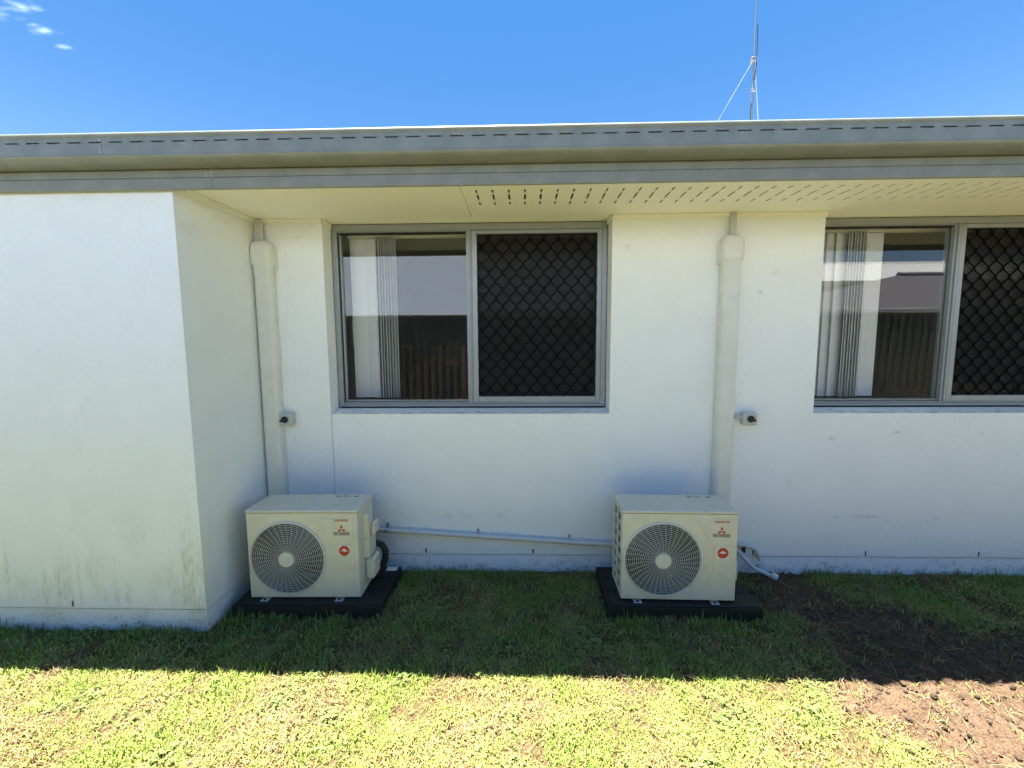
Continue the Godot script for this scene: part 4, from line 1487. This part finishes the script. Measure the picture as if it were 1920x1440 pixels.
# ---------------------------------------------------------------- lawn
func clump(blades: int, r: float, seed_: int, dry: float) -> ArrayMesh:
	var g := RandomNumberGenerator.new()
	g.seed = seed_
	var v := PackedVector3Array()
	var n := PackedVector3Array()
	var c := PackedColorArray()
	for b in blades:
		var a := g.randf() * TAU
		var base := Vector3(cos(a), 0, sin(a)) * r * sqrt(g.randf())
		var dir := g.randf() * TAU
		var fwd := Vector3(cos(dir), 0, sin(dir))
		var sidev := Vector3(-fwd.z, 0, fwd.x)
		var L := g.randf_range(0.014, 0.036) * (1.5 if g.randf() < 0.07 else 1.0)
		var lean := g.randf_range(0.5, 1.45)
		var w := g.randf_range(0.0012, 0.0026)
		var p0 := base + Vector3(0, -0.004, 0)
		var p1 := p0 + (fwd * sin(lean * 0.55) + Vector3.UP * cos(lean * 0.55)) * L * 0.55
		var p2 := p1 + (fwd * sin(lean * 1.25) + Vector3.UP * cos(lean * 1.25)) * L * 0.5
		var tint := g.randf()
		var col := Color(0.325, 0.365, 0.080).lerp(Color(0.185, 0.29, 0.055), g.randf())
		if tint < dry:
			col = Color(0.37, 0.28, 0.14).lerp(Color(0.23, 0.14, 0.07), g.randf())
		elif tint > 0.86:
			col = Color(0.39, 0.39, 0.11)
		col = col * g.randf_range(0.8, 1.15)
		var up := (Vector3.UP * 0.8 + fwd * 0.2).normalized()
		var tilt := sidev * 0.35
		for q in [[p0 - sidev * w, p0 + sidev * w, p1 + sidev * w * 0.85, up], [p0 - sidev * w, p1 + sidev * w * 0.85, p1 - sidev * w * 0.85, up], [p1 - sidev * w * 0.85, p1 + sidev * w * 0.85, p2, up]]:
			var nn: Vector3 = (q[2] - q[0]).cross(q[1] - q[0]).normalized()
			if nn.y < 0.0:
				nn = -nn
			var front: Vector3 = (q[2] - q[0]).cross(q[1] - q[0])
			for k in ([0, 1, 2] if front.dot(nn) > 0.0 else [0, 2, 1]):
				v.append(q[k])
				n.append(nn)
				c.append(col)
	var arr := []
	arr.resize(Mesh.ARRAY_MAX)
	arr[Mesh.ARRAY_VERTEX] = v
	arr[Mesh.ARRAY_NORMAL] = n
	arr[Mesh.ARRAY_COLOR] = c
	var m := ArrayMesh.new()
	m.add_surface_from_arrays(Mesh.PRIMITIVE_TRIANGLES, arr)
	return m

# places where feet and the mower have worn the turf away
func worn(x: float, z: float) -> float:
	var most := 0.0
	for w in [[-0.45, 0.44, 0.13], [-1.42, 0.66, 0.14], [-0.62, 0.30, 0.10], [0.30, 1.14, 0.06], [-0.05, 0.80, 0.16], [0.45, 0.86, 0.14], [-2.3, 0.86, 0.10], [-0.95, 1.12, 0.07], [0.85, 1.2, 0.06], [-1.0, 0.78, 0.12], [0.15, 0.45, 0.08], [-0.3, 1.28, 0.05], [0.55, 0.62, 0.08]]:
		var d: float = Vector2(x - w[0], (z - w[1]) * 1.5).length() / w[2]
		most = maxf(most, 1.0 - d + 0.9 * dirt_noise.get_noise_2d(x * 11.0, z * 11.0) + 0.3)
	return most

func on_built(x: float, z: float) -> bool:
	if z < 0.012 or (x < WING_X + 0.012 and z < WING_Z + 0.012):
		return true
	if absf(x + 1.345) < 0.475 and absf(z - 0.315) < 0.245:
		return true
	return absf(x - 0.985) < 0.475 and absf(z - 0.295) < 0.245

func scatter(called: String, parent: Node3D, m: Mesh, material: Material, spots: Array) -> void:
	var mm := MultiMesh.new()
	mm.transform_format = MultiMesh.TRANSFORM_3D
	mm.use_colors = true
	mm.mesh = m
	mm.instance_count = spots.size()
	for i in spots.size():
		mm.set_instance_transform(i, spots[i][0])
		mm.set_instance_color(i, spots[i][1])
	var o := MultiMeshInstance3D.new()
	o.name = called
	o.multimesh = mm
	o.material_override = material
	o.set_meta("kind", "stuff")
	parent.add_child(o, true)

func make_lawn() -> void:
	var blade := mat("grass_blade", Color.WHITE, 0.55)
	blade.vertex_color_use_as_albedo = true
	blade.metallic_specular = 0.35
	blade.backlight_enabled = true
	blade.backlight = Color(0.5, 0.5, 0.5)
	var root := Node3D.new()
	root.name = "grass"
	add_child(root)
	tag(root, "short mown lawn of yellow green grass with dry patches", "grass", "", "stuff")
	var kinds := [clump(16, 0.042, 101, 0.22), clump(16, 0.042, 102, 0.32), clump(14, 0.040, 103, 0.70), clump(15, 0.045, 104, 0.06), clover(105)]
	var spots := [[], [], [], [], []]
	# [x0, x1, z0, z1, clumps per square metre, size]
	for a in [[-4.4, 4.6, 0.0, 1.9, 2100.0, 1.0], [-7.0, 7.0, 1.9, 5.0, 150.0, 2.4]]:
		var count := int((a[1] - a[0]) * (a[3] - a[2]) * a[4])
		for i in count:
			var x: float = rng.randf_range(a[0], a[1])
			var z: float = rng.randf_range(a[2], a[3])
			if on_built(x, z):
				continue
			var b := bare(x, z)
			var thin := patch_noise.get_noise_2d(x * 3.2, z * 3.2)
			var dry := patch_noise.get_noise_2d(x * 1.6 + 40.0, z * 2.0 + 9.0) + 0.35 * patch_noise.get_noise_2d(x * 9.0, z * 9.0)
			var keep := 1.0 - 0.955 * b
			if thin < -0.22 or worn(x, z) > 0.5:
				keep *= 0.25
			if rng.randf() > keep:
				continue
			var kind := 0
			if dry > 0.20:
				kind = 2 if rng.randf() < 0.6 else 1
			elif dry < -0.16:
				kind = 3
			elif rng.randf() < 0.5:
				kind = 1
			if b > 0.3 and rng.randf() < 0.6:
				kind = 2
			var weed := patch_noise.get_noise_2d(x * 2.6 - 70.0, z * 2.6 + 33.0)
			if a[5] < 2.0 and b < 0.3 and weed > 0.30 and rng.randf() < 0.5:
				kind = 4
			var s: float = a[5] * rng.randf_range(0.75, 1.2) * (1.0 + 0.3 * patch_noise.get_noise_2d(x * 2.0, z * 2.0 + 90.0))
			# the mower does not reach the wall and the pads
			var edge := 1.0
			if z < 0.10 and x > WING_X:
				edge = 1.35 + 0.7 * maxf(0.0, patch_noise.get_noise_2d(x * 6.0, 5.0) + 0.2)
			elif on_built(x + 0.06, z) or on_built(x - 0.06, z) or on_built(x, z - 0.06) or on_built(x, z + 0.06):
				edge = 2.0
			var tr := Transform3D(Basis(Vector3.UP, rng.randf() * TAU) * Basis(Vector3.RIGHT, rng.randf_range(-0.2, 0.2)), Vector3(x, ground_y(x, z) + 0.002, z)).scaled_local(Vector3(s, s * edge * rng.randf_range(0.8, 1.15), s))
			var k := rng.randf_range(0.82, 1.12)
			spots[kind].append([tr, Color(k * rng.randf_range(0.94, 1.06), k, k * rng.randf_range(0.9, 1.1), 1.0)])
	for k in 5:
		scatter("turf", root, kinds[k], blade, spots[k])
	# clods of dug soil
	var soil: Material = M.soil
	var cl := mat("clod", lin(0.135, 0.09, 0.058), 1.0)
	cl.vertex_color_use_as_albedo = true
	bumpy(cl, noise_tex(0.08, 256, 4, 61), 0.8, 0.08)
	var lumps := [lump(71), lump(72), lump(73)]
	var places := [[], [], []]
	for i in 9000:
		var x := rng.randf_range(1.3, 3.9)
		var z := rng.randf_range(0.02, 2.2)
		if on_built(x, z) or rng.randf() > bare(x, z):
			continue
		var s := 0.0025 + 0.013 * pow(rng.randf(), 4.0)
		var tr := Transform3D(Basis.from_euler(Vector3(rng.randf() * TAU, rng.randf() * TAU, rng.randf() * TAU)), Vector3(x, ground_y(x, z) + s * 0.3, z)).scaled_local(Vector3(s, s * rng.randf_range(0.6, 1.0), s * rng.randf_range(0.7, 1.2)))
		var k := rng.randf_range(0.7, 1.25)
		places[i % 3].append([tr, Color(k, k, k, 1)])
	var dug := Node3D.new()
	dug.name = "soil_crumbs"
	add_child(dug)
	tag(dug, "loose brown soil crumbs lying on the bare patch", "soil", "", "stuff")
	for k in 3:
		scatter("crumb", dug, lumps[k], cl, places[k])
	# dead runners of grass lying over the bare soil
	var straw := Node3D.new()
	straw.name = "dry_grass_runners"
	add_child(straw)
	tag(straw, "straw coloured dead grass runners strewn over the lawn and bare soil", "dry grass", "", "stuff")
	var sm := mat("straw", lin(0.42, 0.33, 0.17), 0.8)
	sm.vertex_color_use_as_albedo = true
	var run := [runner(81), runner(82), runner(83), runner(84)]
	var laid := [[], [], [], []]
	for i in 5200:
		var x := rng.randf_range(-3.6, 3.9)
		var z := rng.randf_range(0.06, 2.0)
		if on_built(x, z) or rng.randf() > 0.18 + 0.7 * bare(x, z):
			continue
		var s := rng.randf_range(0.4, 1.05)
		var tr := Transform3D(Basis(Vector3.UP, rng.randf() * TAU), Vector3(x, ground_y(x, z) + 0.006 + 0.012 * (1.0 - bare(x, z)), z)).scaled_local(Vector3(s, s, s))
		var k := rng.randf_range(0.6, 1.2)
		laid[i % 4].append([tr, Color(k, k * 0.97, k * 0.9, 1)])
	for i in 110:
		var px := -1.345 if i % 2 == 0 else 0.985
		var x := px + rng.randf_range(-0.44, 0.44)
		var z := 0.305 + rng.randf_range(-0.20, 0.225)
		var sc := rng.randf_range(0.10, 0.38)
		laid[i % 4].append([Transform3D(Basis(Vector3.UP, rng.randf() * TAU), Vector3(x, 0.0795, z)).scaled_local(Vector3(sc, 0.15, sc)), Color(0.8, 0.8, 0.6, 1)])
	for k in 4:
		scatter("runner", straw, run[k], sm, laid[k])

# low broad leaved weeds that grow through the turf
func clover(seed_: int) -> ArrayMesh:
	var g := RandomNumberGenerator.new()
	g.seed = seed_
	var v := PackedVector3Array()
	var n := PackedVector3Array()
	var c := PackedColorArray()
	for i in 9:
		var at := Vector3(g.randf_range(-0.035, 0.035), g.randf_range(0.008, 0.022), g.randf_range(-0.035, 0.035))
		var a0 := g.randf() * TAU
		var col := Color(0.15, 0.205, 0.055) * g.randf_range(0.8, 1.3)
		for k in 3:
			var a := a0 + TAU * k / 3.0
			var d := Vector3(cos(a), g.randf_range(-0.2, 0.3), sin(a)).normalized()
			var sd := Vector3(-sin(a), 0, cos(a))
			var L := g.randf_range(0.006, 0.010)
			var p := [at, at + d * L * 0.6 + sd * L * 0.5, at + d * L, at + d * L * 0.6 - sd * L * 0.5]
			for q in [[0, 1, 2], [0, 2, 3]]:
				var nn: Vector3 = (p[q[2]] - p[q[0]]).cross(p[q[1]] - p[q[0]]).normalized()
				var order: Array = q
				if nn.y < 0.0:
					nn = -nn
					order = [q[0], q[2], q[1]]
				for m in order:
					v.append(p[m])
					n.append(nn)
					c.append(col)
	var arr := []
	arr.resize(Mesh.ARRAY_MAX)
	arr[Mesh.ARRAY_VERTEX] = v
	arr[Mesh.ARRAY_NORMAL] = n
	arr[Mesh.ARRAY_COLOR] = c
	var out := ArrayMesh.new()
	out.add_surface_from_arrays(Mesh.PRIMITIVE_TRIANGLES, arr)
	return out

func runner(seed_: int) -> ArrayMesh:
	var g := RandomNumberGenerator.new()
	g.seed = seed_
	var st := mb()
	var pts := []
	var p := Vector3.ZERO
	var a := g.randf() * TAU
	for k in 7:
		pts.append(p)
		a += g.randf_range(-0.22, 0.22)
		p += Vector3(cos(a), 0, sin(a)) * 0.02 + Vector3(0, g.randf_range(-0.006, 0.008), 0)
	tube(st, pts, 0.0010, 4, 0.6, false)
	return st.commit()

func lump(seed_: int) -> ArrayMesh:
	var g := FastNoiseLite.new()
	g.seed = seed_
	g.frequency = 0.9
	var st := mb()
	var rings := 5
	var seg := 7
	var at := func(i: int, k: int) -> Vector3:
		var th := PI * i / rings
		var ph := TAU * (k % seg) / seg
		var d := Vector3(sin(th) * cos(ph), cos(th), sin(th) * sin(ph))
		return d * (1.0 + 0.5 * g.get_noise_3dv(d * 2.0))
	for i in rings:
		for k in seg:
			var p := [at.call(i, k), at.call(i, k + 1), at.call(i + 1, k + 1), at.call(i + 1, k)]
			quad(st, p[0], p[1], p[2], p[3], p[0] + p[1] + p[2] + p[3])
	return st.commit()
